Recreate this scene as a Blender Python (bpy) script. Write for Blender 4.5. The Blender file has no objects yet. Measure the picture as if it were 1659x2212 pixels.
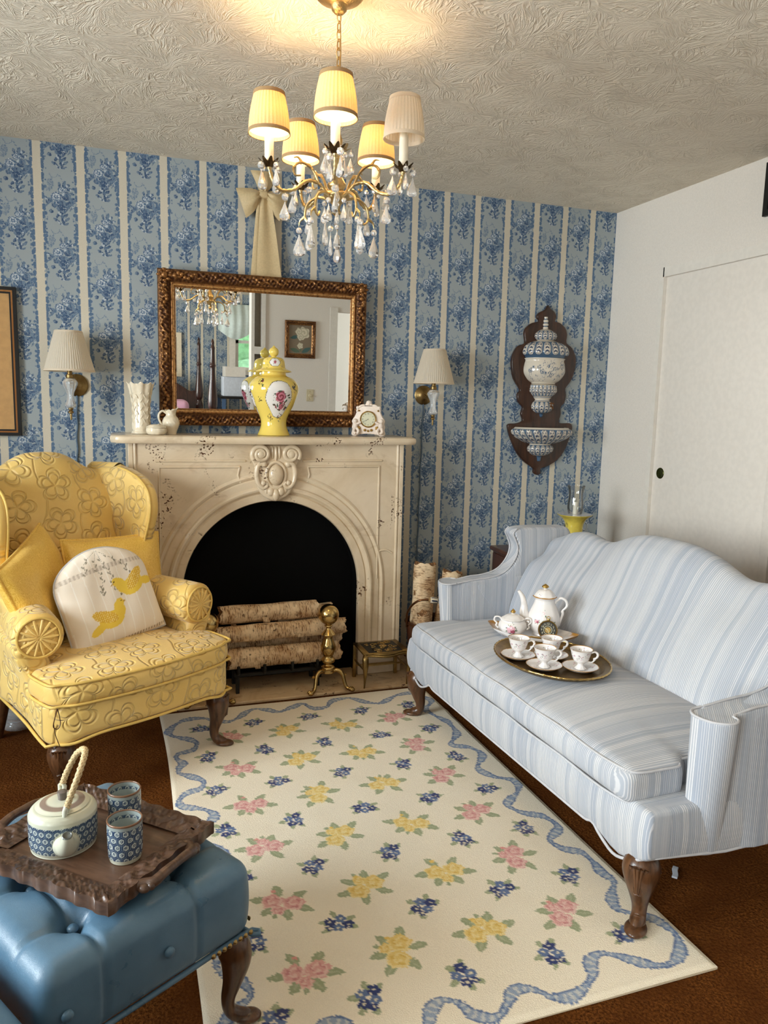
import bpy, bmesh, math, random
import numpy as np
from mathutils import Vector, Matrix
PI = math.pi
S = bpy.context.scene
COL = S.collection

# ------------------------------------------------------------------ camera
def setup_camera():
    yaw, pitch, roll = 0.33807, -0.13943, 0.02343
    cy, sy = math.cos(yaw), math.sin(yaw)
    fwd = Vector((sy*math.cos(pitch), cy*math.cos(pitch), math.sin(pitch)))
    right = Vector((cy, -sy, 0)); up = right.cross(fwd)
    r2 = right*math.cos(roll) + up*math.sin(roll)
    u2 = -right*math.sin(roll) + up*math.cos(roll)
    cam = bpy.data.cameras.new('camera'); ob = bpy.data.objects.new('camera', cam); COL.objects.link(ob)
    m = Matrix((r2, u2, -fwd)).transposed().to_4x4(); m.translation = (0, -3.7311, 1.35)
    ob.matrix_world = m
    cam.sensor_fit = 'VERTICAL'; cam.sensor_height = 24.0; cam.lens = 1633.19/2212*24.0
    cam.clip_start = 0.05; S.camera = ob
setup_camera()

# ------------------------------------------------------------------ world, daylight, exposure
S.view_settings.view_transform = 'Standard'; S.view_settings.look = 'None'
S.view_settings.gamma = 1.0; S.view_settings.use_curve_mapping = False
S.view_settings.exposure = 0.6
world = bpy.data.worlds.new('sky'); S.world = world; world.use_nodes = True
wb = world.node_tree.nodes['Background']; wb.inputs[0].default_value = (0.80, 0.90, 1.0, 1); wb.inputs[1].default_value = 2.6

def area(name, loc, direction, sx, sy, power, col):
    l = bpy.data.lights.new(name, 'AREA'); l.shape = 'RECTANGLE'; l.size = sx; l.size_y = sy
    l.energy = power; l.color = col
    o = bpy.data.objects.new(name, l); COL.objects.link(o); o.location = loc
    o.rotation_euler = Vector(direction).to_track_quat('-Z', 'Y').to_euler(); return o
# daylight outside the left window; bedroom window and its light are added fill
area('daylight_window_left', (-2.50, -2.15, 1.45), (1, 0, -.12), 1.5, 1.3, 98, (.95, .97, 1.0))
area('added_bedroom_fill', (-2.50, -4.9, 1.45), (1, 0, 0), 1.5, 1.3, 130, (1.0, .96, .90))

# ------------------------------------------------------------------ mesh helpers
def cr(pts, n=8, closed=False):
    """Catmull-Rom curve through pts, n samples per span"""
    P = np.array(pts, float); N = len(P); out = []
    rng = range(N) if closed else range(N-1)
    for i in rng:
        if closed: p0, p1, p2, p3 = P[i-1], P[i], P[(i+1) % N], P[(i+2) % N]
        else:
            p1, p2 = P[i], P[i+1]
            p0 = P[i-1] if i > 0 else 2*p1-p2
            p3 = P[i+2] if i+2 < N else 2*p2-p1
        for k in range(n):
            t = k/n
            out.append(.5*((2*p1)+(-p0+p2)*t+(2*p0-5*p1+4*p2-p3)*t*t+(-p0+3*p1-3*p2+p3)*t**3))
    if not closed: out.append(P[-1])
    return np.array(out)

def fine(pts, n, k=10):
    """smooth curve through pts, resampled evenly to n points"""
    P = cr(pts, k); s = np.r_[0, np.cumsum(np.linalg.norm(np.diff(P, axis=0), axis=1))]; q = np.linspace(0, s[-1], n)
    return np.stack([np.interp(q, s, P[:, i]) for i in range(P.shape[1])], -1)

def gridf(nu, nv, cu=False, cv=False):
    f = []
    for i in range(nu if cu else nu-1):
        for j in range(nv if cv else nv-1):
            a, b = i, (i+1) % nu; c, d = j, (j+1) % nv
            f.append((a*nv+c, b*nv+c, b*nv+d, a*nv+d))
    return f

def rbox(sx, sy, sz, r=.004, n=(1, 1, 1), c=(0, 0, 0), warp=None, k=(.35,)):
    """box with rounded edges"""
    if isinstance(n, int): n = (n, n, n)
    H = np.array([sx, sy, sz])/2; r = min(r, H.min()*.98)
    ax = []
    for a in range(3):
        h = H[a]; inn = list(np.linspace(-(h-r), h-r, n[a]+1))
        e = [h-r+r*t for t in k]
        ax.append([-h]+[-x for x in e[::-1]]+inn+e+[h])
    L = [len(a) for a in ax]; idx = {}; V = []; F = []
    def g(i, j, q):
        if (i, j, q) not in idx:
            p = np.array([ax[0][i], ax[1][j], ax[2][q]]); inn = np.clip(p, -(H-r), H-r); d = p-inn
            l = np.linalg.norm(d); idx[i, j, q] = len(V); V.append(inn+d/l*r if l > 1e-9 else p)
        return idx[i, j, q]
    I, J, K = L[0]-1, L[1]-1, L[2]-1
    for i in range(I):
        for j in range(J):
            F.append((g(i, j, 0), g(i, j+1, 0), g(i+1, j+1, 0), g(i+1, j, 0)))
            F.append((g(i, j, K), g(i+1, j, K), g(i+1, j+1, K), g(i, j+1, K)))
    for i in range(I):
        for q in range(K):
            F.append((g(i, 0, q), g(i+1, 0, q), g(i+1, 0, q+1), g(i, 0, q+1)))
            F.append((g(i, J, q), g(i, J, q+1), g(i+1, J, q+1), g(i+1, J, q)))
    for j in range(J):
        for q in range(K):
            F.append((g(0, j, q), g(0, j, q+1), g(0, j+1, q+1), g(0, j+1, q)))
            F.append((g(I, j, q), g(I, j+1, q), g(I, j+1, q+1), g(I, j, q+1)))
    V = np.array(V)
    if warp is not None: V = np.array([warp(*p) for p in V])
    return V+np.array(c), F

def lathe(prof, n=32, mod=None, a0=0, a1=2*PI, c=(0, 0, 0)):
    full = abs(a1-a0-2*PI) < 1e-6
    th = np.linspace(a0, a1, n, endpoint=not full); V = []
    for t in th:
        for (r, z) in prof:
            if mod: r, z = mod(t, r, z)
            V.append((max(r, 1e-5)*math.cos(t), max(r, 1e-5)*math.sin(t), z))
    return np.array(V)+np.array(c), gridf(n, len(prof), cu=full)

def frames(P, up=None):
    P = np.array(P, float); T = np.gradient(P, axis=0); T /= np.linalg.norm(T, axis=1)[:, None]+1e-12
    N = np.zeros_like(P); u = np.array(up if up is not None else (0, 0, 1.0), float)
    if abs(u@T[0]) > .95: u = np.array((1.0, 0, 0)) if up is None else u
    n = u-(u@T[0])*T[0]; n /= np.linalg.norm(n)+1e-12; N[0] = n
    for i in range(1, len(P)):
        n = (u if up is not None else N[i-1]); n = n-(n@T[i])*T[i]
        l = np.linalg.norm(n); N[i] = n/l if l > 1e-6 else N[i-1]
    return T, N, np.cross(T, N)

def tube(P, r, n=8, cap=True, up=None, closed=False, el=1.0):
    P = np.array(P, float); m = len(P); r = np.ones(m)*r if np.isscalar(r) else np.array(r, float)
    if closed:
        Q = np.vstack([P[-1:], P, P[:1]]); T, N, B = frames(Q, up); T, N, B = T[1:-1], N[1:-1], B[1:-1]
    else: T, N, B = frames(P, up)
    a = np.linspace(0, 2*PI, n, endpoint=False)
    V = (P[:, None, :]+r[:, None, None]*(np.cos(a)[None, :, None]*N[:, None, :]*el+np.sin(a)[None, :, None]*B[:, None, :])).reshape(-1, 3)
    F = gridf(m, n, cu=closed, cv=True)
    if cap and not closed:
        F = F+[tuple(range(n))[::-1], tuple((m-1)*n+i for i in range(n))]
    return V, F

def ell(c, rx, ry, rz, nu=16, nv=10):
    t = np.linspace(0, PI, nv); return lathe([(math.sin(x), -math.cos(x)) for x in t], nu)[0]*np.array((rx, ry, rz))+np.array(c), gridf(nu, nv, cu=True)

def prism(poly, t, bev=0, seg=2, plane='xz'):
    """extrude a 2D outline by t with bevelled edges; plane xz: outline in x,z, thickness from y=0 to -t"""
    bm = bmesh.new(); vs = [bm.verts.new((p[0], 0, p[1])) for p in poly]; f = bm.faces.new(vs)
    f.normal_update()
    if f.normal.y < 0: f.normal_flip()
    r = bmesh.ops.extrude_face_region(bm, geom=[f]); nv = [v for v in r['geom'] if isinstance(v, bmesh.types.BMVert)]
    for v in nv: v.co.y -= t
    bm.normal_update(); bmesh.ops.recalc_face_normals(bm, faces=bm.faces)
    if bev > 0:
        es = [e for e in bm.edges if abs(e.verts[0].co.y-e.verts[1].co.y) < 1e-7]
        bmesh.ops.bevel(bm, geom=es, offset=bev, segments=seg, affect='EDGES', profile=.5, clamp_overlap=True)
    bm.verts.index_update()
    V = np.array([v.co[:] for v in bm.verts]); F = [tuple(v.index for v in f.verts) for f in bm.faces]; bm.free()
    if plane == 'xy': V = V[:, [0, 2, 1]]*np.array((1, 1, -1))
    if plane == 'yz': V = V[:, [1, 0, 2]]*np.array((-1, 1, 1))
    return V, F

def text_mesh(s, size, depth=.0006):
    cu = bpy.data.curves.new('numerals', 'FONT'); cu.body = s; cu.size = size; cu.align_x = 'CENTER'; cu.align_y = 'CENTER'; cu.extrude = depth/2; cu.resolution_u = 3
    o = bpy.data.objects.new('numerals_source', cu); COL.objects.link(o)
    dg = bpy.context.evaluated_depsgraph_get(); me = o.evaluated_get(dg).to_mesh()
    V = np.array([v.co[:] for v in me.vertices]); F = [tuple(p.vertices) for p in me.polygons]
    o.evaluated_get(dg).to_mesh_clear(); bpy.data.objects.remove(o); bpy.data.curves.remove(cu)
    return V, F

class G:
    def __init__(s): s.v = []; s.f = []; s.m = []; s.pc = []; s.col = []; s.n = 0; s.haspc = s.hascol = False
    def add(s, vf, M=None, mat=0, pc=None, col=None):
        V, F = vf; V = np.array(V, float)
        if pc is not None: s.haspc = True; pc = np.array([pc(*p) for p in V]) if callable(pc) else np.array(pc)
        else: pc = V.copy()
        if col is not None:
            s.hascol = True
            col = np.array([col(*p) for p in V]) if callable(col) else np.array(col)
            if col.ndim == 1: col = np.tile(col, (len(V), 1))
        else: col = np.ones((len(V), 3))
        if M is not None:
            A = np.array(M); V = V@A[:3, :3].T+A[:3, 3]
            if np.linalg.det(A[:3, :3]) < 0: F = [tuple(f[::-1]) for f in F]
        s.v.append(V); s.f += [tuple(i+s.n for i in f) for f in F]; s.m += [mat]*len(F); s.n += len(V)
        s.pc.append(pc); s.col.append(col); return s
    def obj(s, name, mats, parent=None, sharp=50, loc=None, rotz=0, mod=None):
        me = bpy.data.meshes.new(name); V = np.vstack(s.v); me.from_pydata(V.tolist(), [], s.f)
        if not isinstance(mats, (list, tuple)): mats = [mats]
        for m in mats: me.materials.append(m)
        if len(mats) > 1: me.polygons.foreach_set('material_index', s.m)
        me.polygons.foreach_set('use_smooth', [True]*len(s.f))
        a = me.attributes.new('pc', 'FLOAT_VECTOR', 'POINT'); a.data.foreach_set('vector', np.vstack(s.pc).astype(np.float32).ravel())
        if s.hascol:
            c = np.hstack([np.vstack(s.col), np.ones((s.n, 1))]).astype(np.float32)
            a = me.color_attributes.new('paint', 'FLOAT_COLOR', 'POINT'); a.data.foreach_set('color', c.ravel())
        me.validate(); me.update()
        if sharp < 180: me.set_sharp_from_angle(angle=math.radians(sharp))
        o = bpy.data.objects.new(name, me); COL.objects.link(o)
        if parent: o.parent = parent
        if loc is not None: o.location = loc
        o.rotation_euler.z = rotz
        if mod:
            md = o.modifiers.new('subdivision', 'SUBSURF'); md.levels = md.render_levels = mod
        return o

def tag(o, label=None, cat=None, group=None, kind=None):
    if label: o['label'] = label
    if cat: o['category'] = cat
    if group: o['group'] = group
    if kind: o['kind'] = kind
    return o
def thing(name, label, cat, loc=(0, 0, 0), rz=0, group=None):
    o = bpy.data.objects.new(name, None); COL.objects.link(o); o.empty_display_size = .05
    o.location = loc; o.rotation_euler.z = rz; return tag(o, label, cat, group)
def dup(root, loc=None, rz=None, label=None):
    def cp(o, par):
        c = o.copy(); COL.objects.link(c); c.parent = par
        for ch in list(o.children): cp(ch, c)
        return c
    r = cp(root, root.parent)
    if loc is not None: r.location = loc
    if rz is not None: r.rotation_euler.z = rz
    if label: r['label'] = label
    return r
def T(x=0, y=0, z=0): return Matrix.Translation((x, y, z))
def RX(a): return Matrix.Rotation(math.radians(a), 4, 'X')
def RY(a): return Matrix.Rotation(math.radians(a), 4, 'Y')
def RZ(a): return Matrix.Rotation(math.radians(a), 4, 'Z')
def SC(x, y=None, z=None):
    return Matrix.Diagonal((x, x if y is None else y, x if z is None else z, 1))
def orient(p, d, up=(0, 0, 1)):
    """matrix with local z along d at p"""
    d = Vector(d).normalized(); return Matrix.Translation(p) @ d.to_track_quat('Z', 'Y').to_matrix().to_4x4()
def srgb(r, g, b):
    f = lambda c: (c/255/12.92) if c/255 <= .04045 else ((c/255+.055)/1.055)**2.4
    return np.array((f(r), f(g), f(b)))

# ------------------------------------------------------------------ node helpers
class X:
    def __init__(s, nt, so): s.nt = nt; s.so = so
    def _m(s, op, b=None, c=None, rev=False):
        n = s.nt.nodes.new('ShaderNodeMath'); n.operation = op
        vals = [s, b] if not rev else [b, s]
        if c is not None: vals.append(c)
        for i, v in enumerate(vals):
            if v is None: continue
            if isinstance(v, X): s.nt.links.new(v.so, n.inputs[i])
            else: n.inputs[i].default_value = v
        return X(s.nt, n.outputs[0])
    def __add__(s, b): return s._m('ADD', b)
    __radd__ = __add__
    def __sub__(s, b): return s._m('SUBTRACT', b)
    def __rsub__(s, b): return s._m('SUBTRACT', b, rev=True)
    def __mul__(s, b): return s._m('MULTIPLY', b)
    __rmul__ = __mul__
    def __truediv__(s, b): return s._m('DIVIDE', b)
    def __rtruediv__(s, b): return s._m('DIVIDE', b, rev=True)
    def __lt__(s, b): return s._m('LESS_THAN', b)
    def __gt__(s, b): return s._m('GREATER_THAN', b)
    def fl(s): return s._m('FLOOR')
    def fr(s): return s._m('FRACT')
    def abs(s): return s._m('ABSOLUTE')
    def sin(s): return s._m('SINE')
    def cos(s): return s._m('COSINE')
    def sqrt(s): return s._m('SQRT')
    def pow(s, p): return s._m('POWER', p)
    def min(s, b): return s._m('MINIMUM', b)
    def max(s, b): return s._m('MAXIMUM', b)
    def mod(s, b): return s._m('FLOORED_MODULO', b)
    def atan2(s, b): return s._m('ARCTAN2', b)
    def ss(s, a, b, lo=0., hi=1.):
        n = s.nt.nodes.new('ShaderNodeMapRange'); n.interpolation_type = 'SMOOTHSTEP'
        s.nt.links.new(s.so, n.inputs[0]); n.inputs[1].default_value = a; n.inputs[2].default_value = b
        n.inputs[3].default_value = lo; n.inputs[4].default_value = hi; return X(s.nt, n.outputs[0])

class Mat:
    def __init__(s, name):
        s.m = bpy.data.materials.new(name); s.m.use_nodes = True; s.nt = s.m.node_tree
        s.b = s.nt.nodes['Principled BSDF']; s.out = s.nt.nodes['Material Output']; s._c = {}
    def node(s, t, **kw):
        n = s.nt.nodes.new(t)
        for k, v in kw.items(): setattr(n, k, v)
        return n
    def lk(s, v, inp):
        if isinstance(v, X): s.nt.links.new(v.so, inp)
        elif v is not None:
            if hasattr(v, '__len__') and len(v) == 3 and inp.type == 'RGBA': v = (*v, 1)
            inp.default_value = v
    def attr(s, name, out=1): n = s.node('ShaderNodeAttribute', attribute_name=name); return X(s.nt, n.outputs[out])
    def paint(s): n = s.node('ShaderNodeVertexColor', layer_name='paint'); return X(s.nt, n.outputs[0])
    def pc(s): return s.attr('pc')
    def obj(s): return X(s.nt, s.node('ShaderNodeTexCoord').outputs['Object'])
    def pos(s): return X(s.nt, s.node('ShaderNodeNewGeometry').outputs['Position'])
    def sep(s, v): n = s.node('ShaderNodeSeparateXYZ'); s.lk(v, n.inputs[0]); return [X(s.nt, o) for o in n.outputs]
    def com(s, x=0., y=0., z=0.):
        n = s.node('ShaderNodeCombineXYZ')
        for i, v in enumerate((x, y, z)): s.lk(v, n.inputs[i])
        return X(s.nt, n.outputs[0])
    def vm(s, op, a, b=None, scale=None):
        n = s.node('ShaderNodeVectorMath', operation=op); s.lk(a, n.inputs[0])
        if b is not None: s.lk(b, n.inputs[1])
        if scale is not None: s.lk(scale, n.inputs['Scale'])
        return X(s.nt, n.outputs['Value' if op in ('LENGTH', 'DOT_PRODUCT', 'DISTANCE') else 'Vector'])
    def mapv(s, v, loc=(0, 0, 0), rot=(0, 0, 0), sc=(1, 1, 1), t='POINT'):
        n = s.node('ShaderNodeMapping', vector_type=t); s.lk(v, n.inputs[0]); n.inputs[1].default_value = loc; n.inputs[2].default_value = rot; n.inputs[3].default_value = sc
        return X(s.nt, n.outputs[0])
    def noise(s, v, scale=5, detail=2, rough=.5, dist=0, color=False):
        n = s.node('ShaderNodeTexNoise'); s.lk(v, n.inputs['Vector']); n.inputs['Scale'].default_value = scale
        n.inputs['Detail'].default_value = detail; n.inputs['Roughness'].default_value = rough; n.inputs['Distortion'].default_value = dist
        return X(s.nt, n.outputs['Color' if color else 0])
    def voro(s, v, scale=5, feature='F1', rnd=1., out='Distance', dim='3D'):
        n = s.node('ShaderNodeTexVoronoi', feature=feature, voronoi_dimensions=dim); s.lk(v, n.inputs['Vector']); n.inputs['Scale'].default_value = scale
        n.inputs['Randomness'].default_value = rnd
        if isinstance(out, str): return X(s.nt, n.outputs[out])
        return [X(s.nt, n.outputs[o]) for o in out]
    def white(s, v): n = s.node('ShaderNodeTexWhiteNoise', noise_dimensions='3D'); s.lk(v, n.inputs['Vector']); return X(s.nt, n.outputs['Value'])
    def mix(s, f, a, b):
        n = s.node('ShaderNodeMix', data_type='RGBA'); s.lk(f, n.inputs[0]); s.lk(a, n.inputs[6]); s.lk(b, n.inputs[7]); return X(s.nt, n.outputs[2])
    def ramp(s, f, stops, interp='LINEAR'):
        n = s.node('ShaderNodeValToRGB'); s.lk(f, n.inputs[0]); e = n.color_ramp.elements; n.color_ramp.interpolation = interp
        while len(e) < len(stops): e.new(.5)
        for i, (p, c) in enumerate(stops): e[i].position = p; e[i].color = (*c, 1)
        return X(s.nt, n.outputs[0])
    def bump(s, h, strength=.5, dist=.01, normal=None):
        n = s.node('ShaderNodeBump'); s.lk(h, n.inputs['Height']); n.inputs['Strength'].default_value = strength; n.inputs['Distance'].default_value = dist
        if normal: s.lk(normal, n.inputs['Normal'])
        return X(s.nt, n.outputs[0])
    def done(s, col=None, rough=.5, metal=0., bump=None, spec=None, sheen=0., coat=0., trans=0., ior=None, emit=None, estr=0., sss=0., alpha=None):
        I = s.b.inputs
        if col is not None: s.lk(col, I['Base Color'])
        s.lk(rough, I['Roughness']); s.lk(metal, I['Metallic'])
        if bump is not None: s.lk(bump, I['Normal'])
        if spec is not None: I['Specular IOR Level'].default_value = spec
        if sheen: I['Sheen Weight'].default_value = sheen; I['Sheen Roughness'].default_value = .4
        if coat: I['Coat Weight'].default_value = coat; I['Coat Roughness'].default_value = .06
        if trans: I['Transmission Weight'].default_value = trans
        if ior: I['IOR'].default_value = ior
        if sss: I['Subsurface Weight'].default_value = sss; I['Subsurface Scale'].default_value = .01
        if emit is not None: s.lk(emit, I['Emission Color']); I['Emission Strength'].default_value = estr
        if alpha is not None: s.lk(alpha, I['Alpha'])
        return s.m
def flat(name, col, rough=.5, metal=0., nz=.0, ns=40, var=.06, **kw):
    """plain material with a little procedural variation"""
    m = Mat(name); v = m.obj(); f = m.noise(v, ns, 3)
    c = m.mix(f.ss(.3, .7), tuple(np.array(col)*(1-var)), tuple(np.minimum(np.array(col)*1.05, 1)))
    b = m.bump(f, nz, .002) if nz else None
    return m.done(c, rough, metal, b, **kw)
# ------------------------------------------------------------------ materials
STR, REP, SX0 = 0.174855, 0.2345, -0.306676      # wallpaper stripe spacing, vertical repeat, first stripe

def wallpaper():
    m = Mat('blue_floral_striped_wallpaper'); px, py, pz = m.sep(m.pos())
    wob = m.noise(m.pos(), 120, 3, .65, color=True); wx, wy, wz = m.sep(wob)
    U = (px-SX0)/STR; k = U.fl(); u = (U.fr()-.5)*STR
    par = k.mod(2.0); zo = par*.117+2.218
    v0 = (((pz-zo)/REP+.5).fr()-.5)*REP
    us = u+(wx-.5)*.014; vs = v0+(wy-.5)*.014
    P = m.com(us, vs, 0.0)
    base = srgb(158, 166, 168); dark = srgb(82, 107, 136); mid = srgb(108, 129, 150); deep = srgb(60, 85, 117); lite = srgb(196, 203, 206)
    def e(x, y, rx, ry, rot=0):
        q = m.mapv(P, (x*1.08, y, 0), (0, 0, math.radians(rot)), (rx*1.12, ry*1.06, 1), 'TEXTURE'); return m.vm('LENGTH', q)
    def union(L):
        r = None
        for a in L:
            d = e(*a); r = d if r is None else r.min(d)
        return r
    leaves_mid = union([(-.036, .046, .007, .019, 25), (-.044, .03, .006, .014, 60), (-.026, .05, .005, .014, 5), (-.038, .062, .004, .010, 20), (-.030, .066, .004, .012, -10)])
    leaves = union([(-.040, -.012, .005, .017, 80), (-.038, -.022, .005, .016, 110), (.036, -.022, .006, .020, -60), (.042, -.006, .005, .017, -80),
                    (.034, -.038, .005, .018, -35), (.022, -.048, .006, .019, -15), (-.020, -.034, .012, .012, 0), (.005, -.028, .022, .016, 0),
                    (.024, .006, .018, .018, 0), (.028, .046, .006, .015, -50), (.036, .034, .006, .014, -75), (.018, .055, .006, .014, -20),
                    (.000, -.050, .013, .010, 0), (.004, -.066, .013, .008, 20), (-.033, -.063, .008, .008, 0), (.006, -.080, .006, .012, 30),
                    (-.008, -.078, .006, .012, -40), (.020, -.076, .005, .012, -60), (.010, -.096, .006, .017, 10), (-.014, -.098, .005, .013, 60), (.026, -.092, .005, .013, -50), (.012, -.119, .005, .013, 0), (.022, -.112, .004, .010, -60), (.000, -.112, .004, .010, 60), (.046, -.028, .003, .016, -50), (.044, -.044, .003, .015, -35), (.050, -.014, .003, .013, -70), (-.052, -.006, .003, .012, 70), (-.046, -.034, .003, .012, 120), (.046, .018, .004, .010, 60), (.000, .052, .005, .010, 10)])
    roseA = e(-.013, 0, .0200, .0180); roseB = e(.009, .030, .0160, .0130); roseC = e(.012, -.046, .010, .009)
    rose = roseA.min(roseB)
    # ivy along both sides of the stripe
    us_ = (.5-(U.fr()-.5).abs())*STR          # distance from stripe centre
    vo = m.voro(m.com(us_*1.0, pz*1.0, k*3.1), 64, rnd=.8)
    band = us_.ss(.0145, .018)*us_.ss(.040, .033)
    dens = us_.ss(.042, .023, .22, .62)
    ivy = (vo < dens)*band
    stem = ((us_-.0245+(pz*150).sin()*.002).abs() < .0011)
    lat = (us_+(pz*2*PI/.0145).sin()*.0022) < .0185
    dots = ((px+pz)*(PI/.0032)).sin()*((px-pz)*(PI/.0032)).sin()
    cream = m.mix(dots.abs().ss(.15, .55), srgb(168, 160, 144), srgb(236, 226, 204))
    # tendrils: chain of buds, scroll
    ch = ((us-.010+(vs-.073)*.62).abs() < .0030)*((vs-.073).abs() < .018)*((vs*520).sin() > -.35)
    tr = (((us+.022)*(us+.022)+(vs-.096)*(vs-.096)).sqrt()-.017).abs() < .0010
    tr = tr*(vs < .097)
    c = m.mix((u*40).sin()*.0+.0, base, base)
    fine = m.noise(m.com(us, vs, 0.), 210, 3, .6); Q = m.com(us*1.0, vs*.72, 0.)
    vd, vcol = m.voro(Q, 128, out=('Distance', 'Color'), rnd=1.); ve = m.voro(Q, 128, 'DISTANCE_TO_EDGE'); va, vb_, _ = m.sep(vcol)
    c = m.mix((leaves_mid < 1.0)*fine.ss(.42, .56), c, mid)
    c = m.mix(tr.max(ch*.8), c, mid)
    lc = m.mix(va.ss(.25, .5), deep, m.mix(va.ss(.55, .75), dark, mid)); lc = m.mix((va > .90)*.8, lc, lite); lc = m.mix(ve.ss(.055, .02)*.55, lc, base)
    c = m.mix(leaves < 1.0, c, lc)
    pet = (rose*11+fine*16.0).sin()
    c = m.mix(rose < 1.0, c, m.mix(pet.ss(-.3, .5), dark, lite))
    c = m.mix((roseC < 1.0)*(fine.ss(.45, .55)), c, deep)
    c = m.mix(stem*.6, c, dark)
    c = m.mix(lat, c, cream)
    c = m.mix(ivy, c, m.mix(fine.ss(.5, .62), dark, mid))
    return m.done(c, .62, spec=.25)

def carpet():
    m = Mat('brown_shag_carpet'); p = m.pos(); a = m.noise(p, 150, 4, .75); b = m.noise(p, 6, 4); d = m.voro(p, 110)
    c = m.mix(a.ss(.3, .7), srgb(70, 36, 12), srgb(172, 104, 46)); c = m.mix(b.ss(.3, .75), c, srgb(112, 62, 24))
    return m.done(c, .95, bump=m.bump(a+d*.6, 1., .03), spec=.05)

def ceilingm():
    m = Mat('stomp_brush_ceiling_plaster'); x, y, z = m.sep(m.pos())
    w = m.noise(m.pos(), 3.2, 2, color=True); wx, wy, wz = m.sep(w); H = None
    for (ox, oy, scl) in ((0, 0, 4.2), (3.37, 1.91, 4.8), (7.7, 5.3, 4.2)):
        px, py = x+ox+(wx-.5)*.22, y+oy+(wy-.5)*.22
        pos, colr = m.voro(m.com(px, py, 0.), scl, out=('Position', 'Color'), dim='2D'); qx, qy, _ = m.sep(pos); cr_, _, _ = m.sep(colr)
        dx, dy = px-qx, py-qy; r = (dx*dx+dy*dy).sqrt(); th = dy.atan2(dx)
        n = m.noise(m.com(th*1.9, r*1.5, cr_*37+ox), 3.2, 2, .5)
        rid = (1.0-(n-.5).abs()*9).max(0.)
        rid = rid*rid.sqrt()*r.ss(.012, .05)*r.ss(.27, .10)
        H = rid if H is None else H.max(rid)
    H = H*m.noise(m.pos(), 2.2, 2).ss(.25, .6, .35, 1.)+m.noise(m.pos(), 60, 2)*.12
    c = m.mix(m.noise(m.pos(), 1.2, 2).ss(.3, .7), srgb(226, 214, 194), srgb(232, 220, 200))
    return m.done(c, .75, bump=m.bump(H, .5, .010), spec=.25)

def marble():
    m = Mat('cream_cultured_marble'); p = m.obj(); n1 = m.noise(p, 3.0, 5, .6, 1.6); n2 = m.noise(m.mapv(p, sc=(1, 1, 2.2), rot=(0, .5, 0)), 5, 4, .65, 1.0)
    c = m.ramp(n1, [(.25, srgb(204, 182, 150)), (.5, srgb(220, 200, 170)), (.75, srgb(231, 213, 186))])
    c = m.mix(n2.ss(.55, .7)*.6, c, srgb(196, 172, 142))
    v = m.noise(p, 2.6, 4, .6, .6); patch = m.noise(m.mapv(p, (3, 1, 2)), 5.5, 2).ss(.53, .62); sp = m.noise(p, 105, 2).ss(.55, .60)
    fl = ((v-.5).abs() < .028)*patch*sp
    return m.done(m.mix(fl, c, srgb(84, 52, 28)), .24, spec=.5, coat=.25)
def hearthm():
    m = Mat('tan_marble_hearth'); p = m.pos(); n1 = m.noise(p, 3.0, 5, .6, 1.8); n2 = m.noise(m.mapv(p, sc=(1, 2.5, 1), rot=(0, 0, .5)), 6, 4, .65, 1.0)
    c = m.ramp(n1, [(.3, srgb(176, 142, 100)), (.5, srgb(206, 176, 136)), (.72, srgb(222, 198, 160))])
    c = m.mix(n2.ss(.56, .68)*.6, c, srgb(150, 110, 70)); sp = m.noise(p, 60, 2).ss(.62, .66)*m.noise(p, 6, 2).ss(.52, .6)
    return m.done(m.mix(sp, c, srgb(84, 52, 28)), .28, spec=.5)

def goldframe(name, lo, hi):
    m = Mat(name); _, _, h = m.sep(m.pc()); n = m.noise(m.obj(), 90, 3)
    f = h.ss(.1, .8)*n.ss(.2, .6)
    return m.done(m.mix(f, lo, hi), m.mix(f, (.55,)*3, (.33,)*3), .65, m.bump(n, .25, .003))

def brass(name='polished_brass', col=(.62, .42, .16), rough=.2, nz=.0):
    m = Mat(name); n = m.noise(m.obj(), 24, 3)
    c = m.mix(n.ss(.35, .75), tuple(col), tuple(np.array(col)*.62))
    return m.done(c, rough, 1.0, m.bump(m.noise(m.obj(), 260, 2), nz, .0015) if nz else None)

def wood(name, lo, hi, rough=.32, axis='z', coat=.2):
    m = Mat(name); sc = {'x': (.12, 1, 1), 'y': (1, .12, 1), 'z': (1, 1, .12)}[axis]
    n = m.noise(m.mapv(m.obj(), sc=sc), 42, 4, .6, 1.2)
    return m.done(m.mix(n.ss(.3, .7), lo, hi), rough, bump=m.bump(n, .08, .002), coat=coat)

def sofam():
    m = Mat('pale_blue_white_striped_upholstery'); x, y, z = m.sep(m.pc())
    k = x/.0064; l = (k.fr()-.5).abs().ss(.25, .10); w1 = m.white(m.com(k.fl(), 3.3, 1.1)); w2 = m.white(m.com((x/.047).fl(), 7.7, 2.1)); w3 = m.white(m.com((x/.021).fl(), 1.7, 5.1))
    l = l*(w1*.6+w3*.9-.10).max(0.).min(1.)
    c = m.mix(w2*.6+w3*.4, srgb(152, 160, 174), srgb(178, 181, 187)); c = m.mix(l*.9, c, srgb(226, 224, 224)); w = m.noise(m.obj(), 700, 2)
    return m.done(c, .8, bump=m.bump(l*.8+w*.25, .45, .0018), spec=.2, sheen=.15)

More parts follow.
